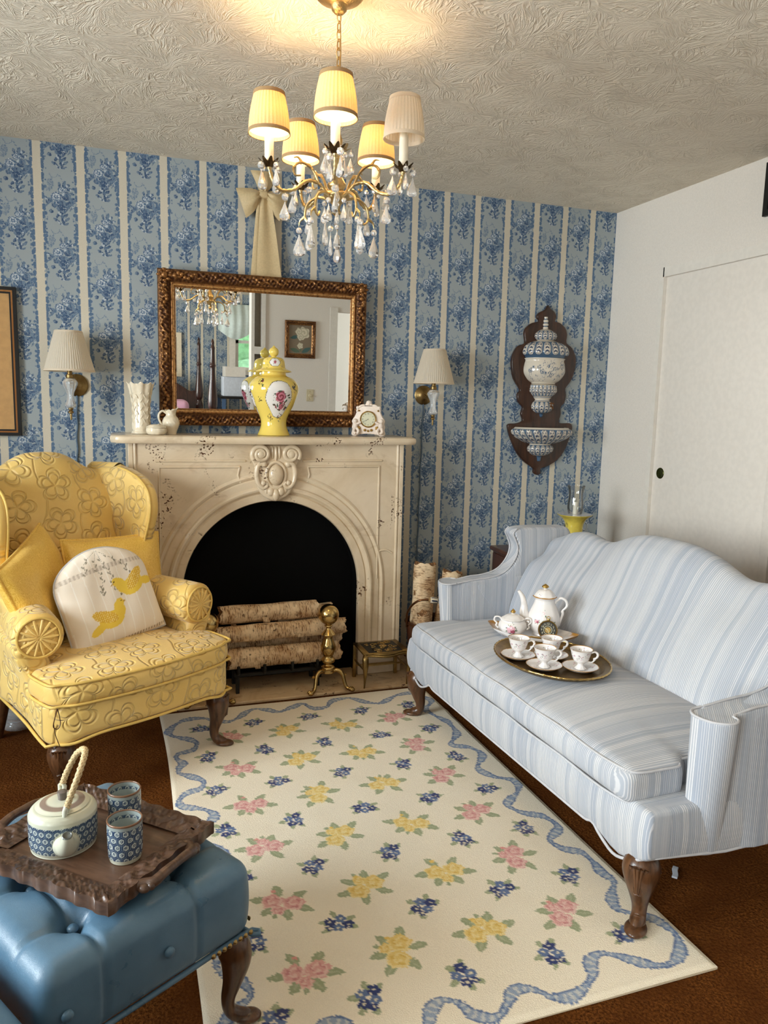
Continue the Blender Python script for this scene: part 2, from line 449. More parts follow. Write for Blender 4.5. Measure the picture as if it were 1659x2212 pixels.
def quiltm():
    m = Mat('yellow_quilted_satin'); x, y, z = m.sep(m.pc()); gw, gh = .150, .160
    wv = m.noise(m.pc(), 9, 1, color=True); a1, a2, _ = m.sep(wv); xx = x+(a1-.5)*.02; yy = y+(a2-.5)*.02
    U = xx/gw; k = U.fl(); V = yy/gh+k.mod(2.)*.5; j = V.fl(); rnd = m.white(m.com(k, j, 1.7))
    qx = (U.fr()-.5)*gw+(rnd-.5)*.02; qy = (V.fr()-.5)*gh; r = (qx*qx+qy*qy).sqrt(); th = qy.atan2(qx)+rnd*6.28
    lob = (th*2.5).sin().abs().sqrt()
    R = .022+.029*lob
    d = (r-R).abs().min((r-R*1.36).abs())
    petal = ((th*2.5).sin().abs()*r*.42)+(r-R).ss(-.004, .004)*.05
    d = d.min(petal)
    # stem lines meandering between the flowers
    s = (xx*1.0+(yy*26).sin()*.014)/gw; st = ((s*3.0).fr()-.5).abs()*(gw/3); st = st+r.ss(.066, .058)*.05+((s.fr()-.02).abs().ss(.16, .22))*.05
    d = d.min(st)
    H = d.ss(.0, .0075)
    pk = m.noise(m.pc(), 230, 2)*.10
    c = m.mix(m.noise(m.pc(), 4, 2).ss(.3, .7), srgb(228, 190, 106), srgb(235, 201, 124))
    c = m.mix(H.ss(.35, 0.)*.10, c, srgb(186, 142, 62))  # stitch grooves darkened in the colour, standing in for shade
    return m.done(c, .42, bump=m.bump(H+pk, .75, .0060), spec=.4, sheen=.35)

def moire():
    m = Mat('yellow_moire_silk'); p = m.pc(); n = m.noise(m.mapv(p, sc=(3.2, 1, 1)), 16, 3, .6, 2.2); w = (n*70).sin()
    return m.done(m.mix(w.ss(-.8, .8), srgb(222, 174, 64), srgb(243, 204, 104)), .38, bump=m.bump(m.noise(m.mapv(p, sc=(1, 14, 1)), 60, 2), .15, .001), spec=.5, sheen=.2)

def leather():
    m = Mat('blue_vinyl_leather'); p = m.obj(); n = m.noise(p, 9, 4, .6); v = m.voro(p, 420, 'DISTANCE_TO_EDGE'); cr_ = m.noise(p, 38, 4, .7, 1.2)
    c = m.mix(n.ss(.3, .7), srgb(80, 112, 136), srgb(94, 126, 150))
    return m.done(c, m.mix(n.ss(.3, .7), (.27,)*3, (.36,)*3), bump=m.bump(v.ss(0, .1)*.2+cr_*.25+n*.6, .22, .0035), spec=.5)

def painted(name, rough=.12, coat=.3, nz=0, ns=200, **k):
    m = Mat(name); b = m.bump(m.noise(m.obj(), ns, 3), nz, .0015) if nz else None
    return m.done(m.paint(), rough, bump=b, coat=coat, **k)

def rugm():
    m = Mat('cream_floral_wool_rug'); n = m.noise(m.pos(), 330, 3, .6); p = m.paint(); b = m.noise(m.pos(), 7, 3)
    c = m.mix(n.ss(.25, .75)*.12, p, srgb(160, 142, 114)); c = m.mix(b.ss(.5, .8)*.10, c, srgb(200, 178, 142))
    return m.done(c, .95, bump=m.bump(n, .6, .006), spec=.1, sheen=.06)

def birch():
    m = Mat('birch_bark'); x, y, z = m.sep(m.pc())      # pc: angle*r, ., along
    q = m.com(x*1.0, y*1.0, z); a = m.noise(m.mapv(q, sc=(.55, .55, 4.)), 60, 4, .65); b = m.noise(q, 14, 4, .6); d = m.noise(q, 34, 3, .7)
    c = m.mix(b.ss(.35, .7), srgb(234, 208, 170), srgb(196, 158, 116)); c = m.mix(a.ss(.51, .60)*b.ss(.3, .55)*.9, c, srgb(110, 68, 38))
    c = m.mix(d.ss(.62, .70)*.85, c, srgb(66, 42, 26))
    return m.done(c, .7, bump=m.bump(a+b*1.2, .5, .004), spec=.25)
def logend():
    m = Mat('cut_log_end'); x, y, z = m.sep(m.pc()); r = (x*x+y*y).sqrt(); n = m.noise(m.pc(), 30, 3)
    return m.done(m.mix(((r*520+n*5).sin()).ss(-.6, .8), srgb(120, 84, 52), srgb(168, 124, 80)), .85)

def shadem(name, col, ccol):
    m = Mat(name); I = m.b
    d = m.node('ShaderNodeBsdfDiffuse'); t = m.node('ShaderNodeBsdfTranslucent'); mx = m.node('ShaderNodeMixShader'); mx.inputs[0].default_value = .5
    n = m.noise(m.obj(), 300, 2); c = m.mix(n.ss(.3, .7), tuple(col), tuple(np.array(col)*.93)); m.lk(c, d.inputs[0]); m.lk(m.mix(0., ccol, ccol), t.inputs[0])
    m.nt.links.new(d.outputs[0], mx.inputs[1]); m.nt.links.new(t.outputs[0], mx.inputs[2]); m.nt.links.new(mx.outputs[0], m.out.inputs[0]); return m.m

def thin_glass(name, tint=(1, 1, 1), f=.12):
    m = Mat(name); t = m.node('ShaderNodeBsdfTransparent'); t.inputs[0].default_value = (*tint, 1); g = m.node('ShaderNodeBsdfGlossy'); g.inputs['Roughness'].default_value = .02
    lw = m.node('ShaderNodeLayerWeight'); lw.inputs[0].default_value = .25; mx = m.node('ShaderNodeMixShader'); q = X(m.nt, lw.outputs['Fresnel'])*.8+f*.3
    m.lk(q, mx.inputs[0]); m.nt.links.new(t.outputs[0], mx.inputs[1]); m.nt.links.new(g.outputs[0], mx.inputs[2]); m.nt.links.new(mx.outputs[0], m.out.inputs[0]); return m.m

MT = {}
def mats():
    M = MT
    M['wallpaper'] = wallpaper(); M['carpet'] = carpet(); M['ceiling'] = ceilingm(); M['marble'] = marble(); M['hearth'] = hearthm()
    M['white_wall'] = flat('warm_white_wall_paint', srgb(220, 212, 202), .6, nz=.08, ns=150, var=.015)
    M['white_trim'] = flat('white_gloss_trim', srgb(220, 213, 203), .38, var=.01)
    M['door'] = flat('white_sliding_door', srgb(222, 214, 204), .42, var=.01)
    M['gold'] = goldframe('antique_gold_leaf', (.060, .019, .006), (.38, .175, .055)); M['goldrim'] = goldframe('warm_gold_beading', (.30, .12, .03), (.66, .38, .14))
    M['brass'] = brass(); M['oldbrass'] = brass('aged_brass', (.40, .27, .10), .34, .3); M['chand'] = brass('cast_gilt_brass', (.62, .46, .22), .34, .6)
    M['bronze'] = brass('dark_bronze_leaf', (.10, .065, .03), .4, .4); M['canopy'] = brass('hammered_gilt', (.62, .42, .18), .4, .9)
    M['mahog'] = wood('dark_mahogany', (.020, .007, .003), (.060, .020, .008)); M['walnut'] = wood('walnut_leg', (.045, .018, .007), (.13, .055, .022))
    M['table'] = wood('red_brown_wood', (.035, .010, .004), (.10, .030, .012)); M['carved'] = wood('carved_brown_wood', (.055, .026, .014), (.13, .066, .038), .42, 'x')
    M['sofa'] = sofam(); M['quilt'] = quiltm(); M['moire'] = moire(); M['leather'] = leather(); M['rug'] = rugm()
    M['piping'] = flat('pale_grey_piping', srgb(190, 190, 194), .8); M['ypiping'] = flat('yellow_piping', srgb(222, 186, 100), .5)
    M['glaze'] = painted('glazed_painted_porcelain', .10, .4); M['clothpaint'] = painted('applique_cotton', .85, 0, .25, 320); M['canvas'] = painted('oil_painting', .5, 0)
    M['stone'] = painted('stoneware_glaze', .22, .2, .1, 60); M['ivory'] = flat('ivory_china', srgb(228, 214, 188), .14, nz=.05, ns=60, coat=.4)
    M['bisque'] = flat('white_bisque', srgb(236, 220, 204), .4); M['giltpaint'] = flat('gilt_paint', (.46, .29, .08), .35, .8)
    M['porc'] = flat('white_porcelain', srgb(232, 228, 226), .08, coat=.5)
    M['black'] = flat('black_paint', (.004, .004, .004), .9, spec=.05); M['blackmetal'] = flat('black_iron', (.012, .011, .010), .5, .4)
    M['birch'] = birch(); M['logend'] = logend()
    M['shade'] = shadem('cream_pleated_shade', srgb(236, 222, 190), srgb(104, 80, 44)); M['shadetrim'] = shadem('tan_shade_trim', srgb(226, 190, 140), srgb(92, 58, 26))
    M['offshade'] = shadem('unlit_pleated_shade', srgb(248, 238, 220), srgb(240, 224, 196))
    M['candle'] = flat('white_candle_sleeve', srgb(240, 232, 214), .4, sss=.0); M['bulb'] = flat('warm_bulb', (1, .9, .7), .3, emit=(1, .74, .40), estr=25)
    M['bulboff'] = flat('frosted_bulb', (.8, .8, .78), .25)
    M['crystal'] = Mat('cut_crystal').done((1, 1, 1), .03, trans=.78, ior=1.5, spec=.6); M['glass'] = thin_glass('clear_glass', (.96, .97, .97)); M['pane'] = thin_glass('window_pane', (.97, 1, 1), .05)
    M['cutglass'] = Mat('pressed_glass').done((.93, .94, .94), .12, trans=.75, ior=1.45)
    M['mirror'] = Mat('mirror_silver').done((.86, .88, .87), .0, 1.0)
    M['beige'] = flat('beige_satin_bow', srgb(206, 182, 138), .6, nz=.2, ns=120, sheen=.3); M['tanmat'] = flat('tan_picture_mat', srgb(196, 152, 96), .7)
    M['yellowglaze'] = flat('yellow_enamel', srgb(236, 212, 92), .2, coat=.3); M['copper'] = brass('dark_copper', (.20, .09, .04), .4, .4)
    M['rattan'] = painted('woven_rattan', .6, 0, .3, 200); M['cord'] = flat('blue_ribbed_cord_cover', srgb(84, 104, 124), .7); M['paper'] = flat('paper_scrap', srgb(200, 205, 215), .8)
    M['tape'] = flat('clear_tape', srgb(170, 176, 178), .4); M['dial'] = flat('ivory_dial', srgb(206, 202, 170), .3, coat=.5); M['ink'] = flat('black_ink', (.02, .018, .015), .5)
    M['sconcebrass'] = brass('dim_antique_brass', (.30, .20, .08), .36, .3)
    M['switch'] = flat('ivory_switch_plate', srgb(206, 192, 160), .35); M['lace'] = flat('white_lace_curtain', srgb(220, 232, 226), .8)
    M['quilt2'] = painted('patchwork_bedspread', .85, 0); M['blackwood'] = wood('dark_bedpost_wood', (.02, .008, .006), (.07, .025, .018))
    M['foliage'] = flat('garden_leaves', (.42, .62, .36), .9, ns=6, var=.35); M['grass'] = flat('garden_grass', (.45, .66, .38), .9, ns=6, var=.3)
    M['grey'] = flat('grey_backboard', srgb(158, 150, 136), .7); M['bluebook'] = flat('blue_card', srgb(70, 96, 130), .6)
mats()
# ------------------------------------------------------------------ setting
def box(x0, x1, y0, y1, z0, z1, r=0):
    c = ((x0+x1)/2, (y0+y1)/2, (z0+z1)/2)
    if r: return rbox(x1-x0, y1-y0, z1-z0, r, c=c)
    V = [(x, y, z) for x in (x0, x1) for y in (y0, y1) for z in (z0, z1)]
    return np.array(V), [(0, 1, 3, 2), (4, 6, 7, 5), (0, 4, 5, 1), (2, 3, 7, 6), (0, 2, 6, 4), (1, 5, 7, 3)]
XR, XL, YF, ZC = 2.6427, -2.30, -7.10, 2.44
def struct(name, boxes, mat):
    g = G()
    for b in boxes: g.add(box(*b))
    return tag(g.obj(name, mat), kind='structure')
struct('floor', [(XL-.1, XR+.8, YF-.1, .1, -.1, 0)], MT['carpet'])
struct('ceiling', [(XL-.1, XR+.8, YF-.1, .1, ZC, ZC+.1)], MT['ceiling'])
struct('wall_back', [(XL, XR, 0, .1, 0, ZC)], MT['wallpaper'])
# right wall with a closet opening
DY0, DY1, DZ = -.432, -1.95, 2.058
struct('wall_right', [(XR, XR+.1, DY0, .1, 0, ZC), (XR, XR+.1, DY1, DY0, DZ, ZC), (XR, XR+.1, YF, DY1, 0, ZC),
                      (XR+.7, XR+.8, DY1-.1, DY0+.1, 0, ZC), (XR+.1, XR+.7, DY0, DY0+.1, 0, ZC), (XR+.1, XR+.7, DY1-.1, DY1, 0, ZC)], MT['white_wall'])
struct('trim_1', [(XR-.006, XR+.013, DY0-.008, DY0+.025, 0, DZ+.022), (XR-.006, XR+.03, DY1, DY0, DZ-.026, DZ+.022), (XR-.006, XR+.10, DY1-.03, DY1, 0, DZ+.022)], MT['white_trim'])
g = G().add(box(XR+.014, XR+.044, -1.185, DY0-.001, .012, DZ-.020, .002)).add(box(XR+.010, XR+.046, -1.232, -1.185, .012, DZ-.024, .002))
d1 = tag(g.obj('door_1', MT['door']), kind='structure')
g = G().add(lathe([(.0, .0012), (.016, .0014), (.020, .0022), (.0225, .0035), (.026, .0040), (.0285, .0022), (.029, 0.), (.0, 0.)], 28), T(XR+.0145, -.496, 1.036) @ RY(-90))
g.obj('door_pull', brass('green_tinted_brass_pull', (.10, .11, .03), .22), d1)
tag(G().add(box(XR+.056, XR+.086, -1.94, -1.28, .012, DZ-.024, .002)).obj('door_2', MT['table']), kind='structure')
# left wall with the big window, far wall with a sash window
def wall_hole(name, axis, p, th, a0, a1, holes, mat):
    bs = []; cur = a0
    for (h0, h1, z0, z1) in holes:
        for (b0, b1, c0, c1) in ((cur, h0, 0, ZC), (h0, h1, 0, z0), (h0, h1, z1, ZC)):
            bs.append((p, p+th, b0, b1, c0, c1) if axis == 'x' else (b0, b1, p, p+th, c0, c1))
        cur = h1
    bs.append((p, p+th, cur, a1, 0, ZC) if axis == 'x' else (cur, a1, p, p+th, 0, ZC))
    return struct(name, bs, mat)
wall_hole('wall_left', 'x', XL-.1, .1, YF, 0, [(-5.65, -4.15, .8, 2.1), (-2.9, -1.4, .8, 2.1)], MT['wallpaper'])
wall_hole('wall_far', 'y', YF-.1, .1, XL, XR, [(1.54, 2.20, 1.42, 2.20)], MT['wallpaper'])
def window(name, axis, p, a0, a1, z0, z1):
    fr, pn = G(), G(); w = .045
    def bb(b0, b1, c0, c1, d0=-.03, d1=.03): return (p+d0, p+d1, b0, b1, c0, c1) if axis == 'x' else (b0, b1, p+d0, p+d1, c0, c1)
    for q in ((a0, a0+w, z0, z1), (a1-w, a1, z0, z1), (a0, a1, z0, z0+w), (a0, a1, z1-w, z1), (a0, a1, (z0+z1)/2-.02, (z0+z1)/2+.02)): fr.add(box(*bb(*q)))
    pn.add(box(*bb(a0+w, a1-w, z0+w, z1-w, -.003, .003)))
    o = tag(fr.obj(name, MT['white_trim']), kind='structure'); pn.obj('pane', MT['pane'], o); return o
window('window_1', 'x', XL-.05, -2.9, -1.4, .8, 2.1); window('added_window', 'x', XL-.05, -5.65, -4.15, .8, 2.1); window('window_3', 'y', YF-.05, 1.54, 2.20, 1.42, 2.20)  # the second window is unseen, added to light the bedroom
g = G()
for b in ((1.46, 1.54, YF, YF+.02, 1.34, 2.28), (2.20, 2.28, YF, YF+.02, 1.34, 2.28), (1.46, 2.28, YF, YF+.02, 2.20, 2.28), (1.44, 2.30, YF, YF+.05, 1.36, 1.42)): g.add(box(*b))
tag(g.obj('trim_2', MT['white_trim']), kind='structure')
# white partition behind the camera side, seen in the mirror
struct('wall_rear', [(1.35, 2.04, -3.90, -3.80, 0, ZC), (2.04, XR, -3.90, -3.80, 2.06, ZC)], MT['white_wall'])
struct('trim_3', [(1.99, 2.065, -3.80, -3.785, 0, 2.10), (2.04, 2.06, -3.9, -3.80, 0, 2.06), (1.312, 1.350, -3.92, -3.78, 0, ZC)], MT['white_trim'])
g = G()
for b in ((1.215, 1.245, -3.92, -3.78, 0, ZC), (1.245, 1.312, -3.92, -3.78, 1.62, 1.69), (1.245, 1.312, -3.92, -3.78, .9, .94)): g.add(box(*b))
bk = tag(g.obj('built_in_bookcase', MT['white_trim']), 'narrow white built-in shelf at the end of the white wall in the mirror', 'shelf')
G().add(box(1.245, 1.312, -3.92, -3.87, 0, ZC)).obj('back_panel', MT['grey'], bk)

# ------------------------------------------------------------------ hearth and fireplace
HZ = .015
tag(G().add(box(-.06, 1.43, -.456, 0, 0, HZ, .004)).obj('hearth_slab', MT['hearth']), 'tan veined marble hearth slab under the fireplace', 'hearth')

def fireplace():
    t = thing('fireplace', 'cream marble fireplace surround with arched black opening and carved keystone', 'fireplace', (0, 0, 0))
    M = MT['marble']; cx, Rr, zs = .678, .420, .470
    N = 56; arch = []
    for z in np.linspace(.145, zs, 10)[:-1]: arch.append((cx-Rr, z, -1, 0))
    for a in np.linspace(PI, 0, N): arch.append((cx+Rr*math.cos(a), zs+Rr*math.sin(a)*1.015, math.cos(a), math.sin(a)))
    for z in np.linspace(zs, .145, 10)[1:]: arch.append((cx+Rr, z, 1, 0))
    x0, x1, zt = .035, 1.318, 1.166
    prof = [(0, -.222), (0, -.245), (.004, -.252), (.034, -.252), (.040, -.246), (.046, -.252), (.052, -.262), (.060, -.265), (.068, -.262), (.074, -.254), (.104, -.252), (.110, -.247), (.116, -.254), (.124, -.257), (.132, -.254), (.137, -.250)]
    V = []; nl = len(prof)+1
    for (x, z, nx, nz) in arch:
        for (o, y) in prof: V.append((x+nx*o, y, z+nz*o))
        # outer rectangle point along the normal direction from the arch centre
        if nz == 0: ox, oz = (x0 if nx < 0 else x1), z
        else:
            dx, dz = nx, nz; k = min(((x1-cx)/abs(dx)) if abs(dx) > 1e-6 else 9, ((zt-zs)/dz) if dz > 1e-6 else 9); ox, oz = cx+dx*k, zs+dz*k
        V.append((ox, -.250, oz))
    V = np.array(V); g = G().add((V, gridf(len(arch), nl)))
    # exact rectangle corners
    for cxn, czn in ((x0, zt), (x1, zt)):
        i = np.argmin([(V[k*nl+nl-1][0]-cxn)**2+(V[k*nl+nl-1][2]-czn)**2 for k in range(len(arch))])
        g.v[0][i*nl+nl-1] = (cxn, -.25, czn)
    g.add(box(x0, x0+.003, -.25, -.005, .145, zt)); g.add(box(x1-.003, x1, -.25, -.005, .145, zt))
    body = g.obj('surround', M, t, 30)
    # side pilaster strips and bead mouldings
    for s, xe in ((1, x0), (-1, x1)):
        g = G()
        g.add(box(min(xe, xe+s*.020), max(xe, xe+s*.020), -.256, -.24, .145, zt, .002))
        g.add(tube([(xe+s*.028, -.250, .15), (xe+s*.028, -.250, zt)], .0075, 10))
        g.obj('side_moulding', M, t)
    for s in (1, -1):
        g = G(); P = lambda d, z: (cx+s*d, -.2505, z)
        g.add(tube([P(.135, 1.085), P(.528, 1.085)], .0055, 8)); g.add(tube([P(.515, 1.058), P(.16, 1.058), ], .006, 8)); g.add(tube([P(.515, 1.058), P(.515, .50)], .005, 8))
        g.add(tube([P(.16, 1.058), P(.168, 1.02), P(.158, .985)], .005, 8))
        g.add(tube(cr([P(.592, .625), P(.565, .640), P(.535, .640), P(.515, .632)], 4), .005, 8))
        g.obj('spandrel_beading', M, t)
    # plinth blocks
    for xa, xb in ((x0-.006, cx-Rr+.004), (cx+Rr-.004, x1+.006)):
        G().add(box(xa, xb, -.272, -.222, HZ, .148, .006)).obj('plinth', M, t)
    # shelf with a serpentine front
    xs = np.linspace(-.030, 1.362, 60); front = []
    for x in xs:
        u = (x-cx)/.696; b = -.285-.038*math.exp(-(u/.42)**2)+.0*u
        e = max(0, abs(u)-.955)/.045; front.append((x, b+.035*e*e))
    prof = [(-.012, 1.163), (.004, 1.165), (.010, 1.172), (.012, 1.184), (.009, 1.194), (.002, 1.199), (-.02, 1.200)]
    V = []
    for (x, y) in front:
        for (o, z) in prof:
            xx = x+(o if x > 1.33 else (-o if x < 0 else 0))*.7; V.append((xx, y-o, z))
    for (x, y) in front: pass
    n = len(front); g = G().add((np.array(V), gridf(n, len(prof))))
    top = [(V[i*7+6][0], V[i*7+6][1], 1.200) for i in range(n)]; bot = [(V[i*7][0], V[i*7][1], 1.163) for i in range(n)]
    for ring in (top, bot):
        W = np.array(ring+[(p[0], -.002, p[2]) for p in ring]); g.add((W, gridf(2, n)))
    for i in (0, n-1):
        W = np.array([V[i*7+k] for k in range(7)]+[(V[i*7+k][0], -.002, V[i*7+k][2]) for k in range(7)]); g.add((W, gridf(2, 7)))
    g.obj('mantel_shelf', M, t, 35)
    # carved keystone: volutes, cartouche, scrolls, husk
    g = G(); kx, ky = cx+.002, -.262
    poly = cr([(-.10, 1.155), (-.112, 1.10), (-.098, 1.06), (-.094, 1.0), (-.075, .945), (-.045, .915), (0, .898), (.045, .915), (.075, .945), (.094, 1.0), (.098, 1.06), (.112, 1.10), (.10, 1.155), (.03, 1.160), (-.03, 1.160)], 5, True)
    g.add(prism([(p[0]+kx, p[1]) for p in poly], .034, .012, 3), T(0, -.244, 0))
    g.add(ell((kx, ky-.020, 1.022), .034, .022, .048, 24, 14)); g.add(tube([(kx+.045*math.cos(a), ky-.016, 1.022+.060*math.sin(a)) for a in np.linspace(0, 2*PI, 28, endpoint=False)], .008, 8, closed=True))
    for s in (1, -1):
        sp = [(kx+s*(.070+r*math.cos(a)), ky-.022-.012*(1-r/.042), 1.118+r*math.sin(a)) for a, r in zip(np.linspace(-.6, 4*PI, 54), np.linspace(.042, .006, 54))]
        g.add(tube(sp, np.linspace(.012, .006, 54), 8)); g.add(ell((kx+s*.070, ky-.020, 1.118), .024, .020, .024))
        cc = cr([(kx+s*.050, ky-.018, 1.075), (kx+s*.080, ky-.018, 1.070), (kx+s*.090, ky-.018, 1.030), (kx+s*.082, ky-.018, .985), (kx+s*.058, ky-.018, .962), (kx+s*.040, ky-.018, .975), (kx+s*.048, ky-.020, .990)], 5)
        g.add(tube(cc, np.linspace(.013, .008, len(cc)), 8)); g.add(ell((kx+s*.056, ky-.018, 1.072), .015, .014, .015)); g.add(ell((kx+s*.058, ky-.018, .985), .013, .013, .013))
        g.add(ell((kx+s*.024, ky-.014, .945), .017, .016, .022)); g.add(ell((kx+s*.044, ky-.010, .950), .012, .012, .018)); g.add(ell((kx+s*.016, ky-.012, 1.125), .008, .012, .032))
    g.add(ell((kx, ky-.016, .930), .017, .018, .030)); g.add(ell((kx, ky-.012, 1.120), .010, .014, .036)); g.add(ell((kx, ky-.010, .965), .040, .014, .016))
    g.obj('keystone_carving', M, t, 60)
    # black firebox
    g = G(); ring = [(x, z) for (x, z, _, _) in arch]; ring = [(ring[0][0], HZ)]+ring+[(ring[-1][0], HZ)]
    W = [(x, -.15, z) for x, z in ring]+[(x, -.2225, z) for x, z in ring]; g.add((np.array(W), gridf(2, len(ring))))
    g.add((np.array([(x, -.15, z) for x, z in ring]), [tuple(range(len(ring)))])); g.obj('firebox', MT['black'], t)
    return t
fireplace()

# ------------------------------------------------------------------ rug
RIB = np.array([237,1419,264,1381,245,1340,206,1316,166,1292,157,1252,185,1209,237,1185,251,1135,213,1095,171,1054,174,1011,190,978,167,932,182,897,232,879,258,828,234,778,180,736,157,693,179,635,235,583,304,583,346,615,403,652,453,626,492,577,537,548,590,573,632,606,697,572,754,544,789,609,849,605,890,550,972,539,1031,606,1095,637,1185,576,1270,557,1289,586,1326,677,1257,771,1297,890,1301,948,1292,1032,1229,1117,1287,1163,1306,1236,1244,1326,1267,1402,1327,1453,1307,1519,1225,1592,1247,1655,1302,1699,1314,1770,1249,1825,1262,1877,1306,1914,1311,1973,1304,2014,1310,2068,1263,2122,1247,2173,1293,2211,1323,2251,1327,2311,1290,2363,1239,2385,1194,2371,1163,2346,1129,2316,1096,2302,1059,2320,1039,2358,996,2386,949,2398,911,2386,888,2359,858,2342,829,2346,804,2372,768,2398,739,2395,712,2374,698,2338,664,2320,631,2336,609,2372,585,2386,547,2398,500,2386,457,2358,437,2320,400,2302,367,2316,333,2346,302,2371,257,2385,206,2363,169,2311,173,2251,203,2211,249,2173,233,2122,186,2068,192,2014,185,1973,190,1914,234,1877,247,1825,182,1770,194,1699,249,1655,271,1592,189,1519,169,1453]).reshape(-1, 2)*np.array((.001, -.001))
def rug():
    X0, X1, Y0, Y1 = .137, 1.356, -.487, -2.425; st = .0042
    xs = np.arange(X0, X1, st); ys = np.arange(Y0, Y1, -st); GX, GY = np.meshgrid(xs, ys, indexing='ij'); rs = np.random.RandomState(4)
    jx = GX+rs.uniform(-.0022, .0022, GX.shape); jy = GY+rs.uniform(-.0022, .0022, GX.shape)
    c = np.tile(srgb(250, 239, 217), GX.shape+(1,))
    def put(mask, colr): c[mask] = np.array(colr)
    def el(cx, cy, rx, ry, rot, L):
        x, y = jx-cx, jy-cy; a = math.radians(rot); u = x*math.cos(a)+y*math.sin(a); v = -x*math.sin(a)+y*math.cos(a)
        return (np.abs(u/rx)**L+np.abs(v/ry)**L) < 1
    G1, G2 = srgb(166, 174, 138), srgb(186, 190, 156); B1, B2, B3 = srgb(50, 66, 120), srgb(100, 122, 164), srgb(232, 222, 196)
    def leaf(cx, cy, a, d, l, w, colr=G1):
        ar = math.radians(a); px, py = cx+math.cos(ar)*d, cy+math.sin(ar)*d
        m = el(px, py, l, w, a, 1.5); put(m, colr); put(el(px, py, l*.8, w*.18, a, 2), G2)
    def rose(cx, cy, r, k):
        cols = ((srgb(232, 174, 168), srgb(243, 206, 196), srgb(214, 142, 142)) if k == 'P' else (srgb(242, 212, 132), srgb(249, 228, 164), srgb(232, 194, 104)))
        x, y = jx-cx, jy-cy; th = np.arctan2(y, x); rr = np.sqrt(x*x+y*y)/(1+.10*np.cos(5*th)); m = rr < r
        c[m] = cols[0]; c[m & (np.sin(rr*2*PI/(r*.62)+th*1.0+1) > .25)] = cols[1]; c[m & (np.abs(rr-r*.55) < r*.10) & (np.sin(th*3) > 0)] = cols[2]
    def bluef(cx, cy, rot):
        for a in (20, 160, 205, 330, 95): leaf(cx, cy, a+rot, .038, .016, .009)
        for (fx, fy, r, cc) in ((-.020, .012, .015, B1), (.010, .018, .015, B2), (.024, -.008, .016, B1), (-.004, -.014, .015, B2), (-.026, -.010, .011, B1)):
            a = math.radians(rot); x0, y0 = cx+fx*math.cos(a)-fy*math.sin(a), cy+fx*math.sin(a)+fy*math.cos(a)
            for k in range(5):
                b = k*1.2566+rot*.1; put(el(x0+math.cos(b)*r*.6, y0+math.sin(b)*r*.6, r*.50, r*.42, math.degrees(b), 2), cc)
            put(el(x0, y0, .0042, .0042, 0, 2), B3)
    def bunch(cx, cy, rot, k):
        for a, d in ((8, .066), (172, .066), (60, .050), (122, .052), (232, .052), (305, .052)): leaf(cx, cy, a+rot, d, .027, .014)
        a = math.radians(rot)
        for (fx, fy, r) in ((-.029, -.004, .030), (.028, .004, .030), (.000, .035, .019)): rose(cx+fx*math.cos(a)-fy*math.sin(a), cy+fx*math.sin(a)+fy*math.cos(a), r, k)
        leaf(cx, cy, 88+rot, .060, .010, .007); put(el(cx-.016, cy+.052, .007, .006, 0, 2), srgb(230, 160, 150) if k == 'P' else srgb(240, 205, 110))
    rots = [0, 70, 40, 110, 20, 90, 55]; q = 0
    for j in range(7):
        for i, x in enumerate((.289, .509, .748, .986, 1.206)):
            bluef(x, -.692-.262*j, rots[(i*2+j) % 7]); q += 1
        if j < 6:
            for i, (x, k) in enumerate(((.388, 'P'), (.626, 'Y'), (.865, 'Y'), (1.099, 'P'))): bunch(x, -.809-.2665*j, [0, 35, 150, 20, 170, 60][(i+j*2) % 6], k)
    # ribbon border
    path = cr(RIB, 10, True); s = np.cumsum(np.r_[0, np.linalg.norm(np.diff(path, axis=0), axis=1)])
    best = np.full(GX.shape, 9.0); bs = np.zeros(GX.shape)
    for p, sv in zip(path, s):
        i0, i1 = np.searchsorted(xs, [p[0]-.03, p[0]+.03]); j0, j1 = np.searchsorted(-ys, [-p[1]-.03, -p[1]+.03])
        d = np.hypot(jx[i0:i1, j0:j1]-p[0], jy[i0:i1, j0:j1]-p[1]); w = d < best[i0:i1, j0:j1]
        best[i0:i1, j0:j1][w] = d[w]; bs[i0:i1, j0:j1][w] = sv
    hw = .0135+.0050*np.sin(bs*2*PI/.137); inner = best < hw-.0045; m = best < hw
    c[m] = srgb(98, 122, 164); c[inner] = srgb(152, 168, 192); c[inner & (np.sin(bs*2*PI/.019) > .35) & (best < hw-.006)] = srgb(206, 208, 206)
    rim = srgb(232, 216, 186)
    n, mm = len(xs), len(ys); lf = np.clip((.45-GX)/.3, 0, 1)**2; wob = .004*np.sin(GY*5.2)*lf
    e = np.minimum.reduce([GX-X0, X1-st-GX, Y0-GY, GY-(Y1+st)]); Z = .012*np.clip(e/.010, 0.25, 1)**.5+.0012*np.sin(GX*9+GY*4)
    Z += .003*np.exp(-((GY+.86-.10*(GX-.7))/.03)**2)+.002*np.exp(-((GY+1.02-.14*(GX-.7))/.03)**2)
    V = np.stack([GX+wob-.006*((GY+1.45)**2-1)*lf, GY, Z], -1).reshape(-1, 3)
    g = G().add((V, gridf(n, mm)), col=c.reshape(-1, 3))
    per = [i*mm for i in range(n)]+[(n-1)*mm+j for j in range(1, mm)]+[i*mm+mm-1 for i in range(n-2, -1, -1)]+[j for j in range(mm-2, 0, -1)]
    W = np.vstack([V[per], V[per]*np.array((1, 1, 0))+np.array((0, 0, .001))]); g.add((W, gridf(2, len(per), cv=True)), col=rim)
    tag(g.obj('area_rug', MT['rug'], sharp=180), 'cream wool rug with rose sprays and a blue ribbon border on the brown carpet', 'rug')
rug()
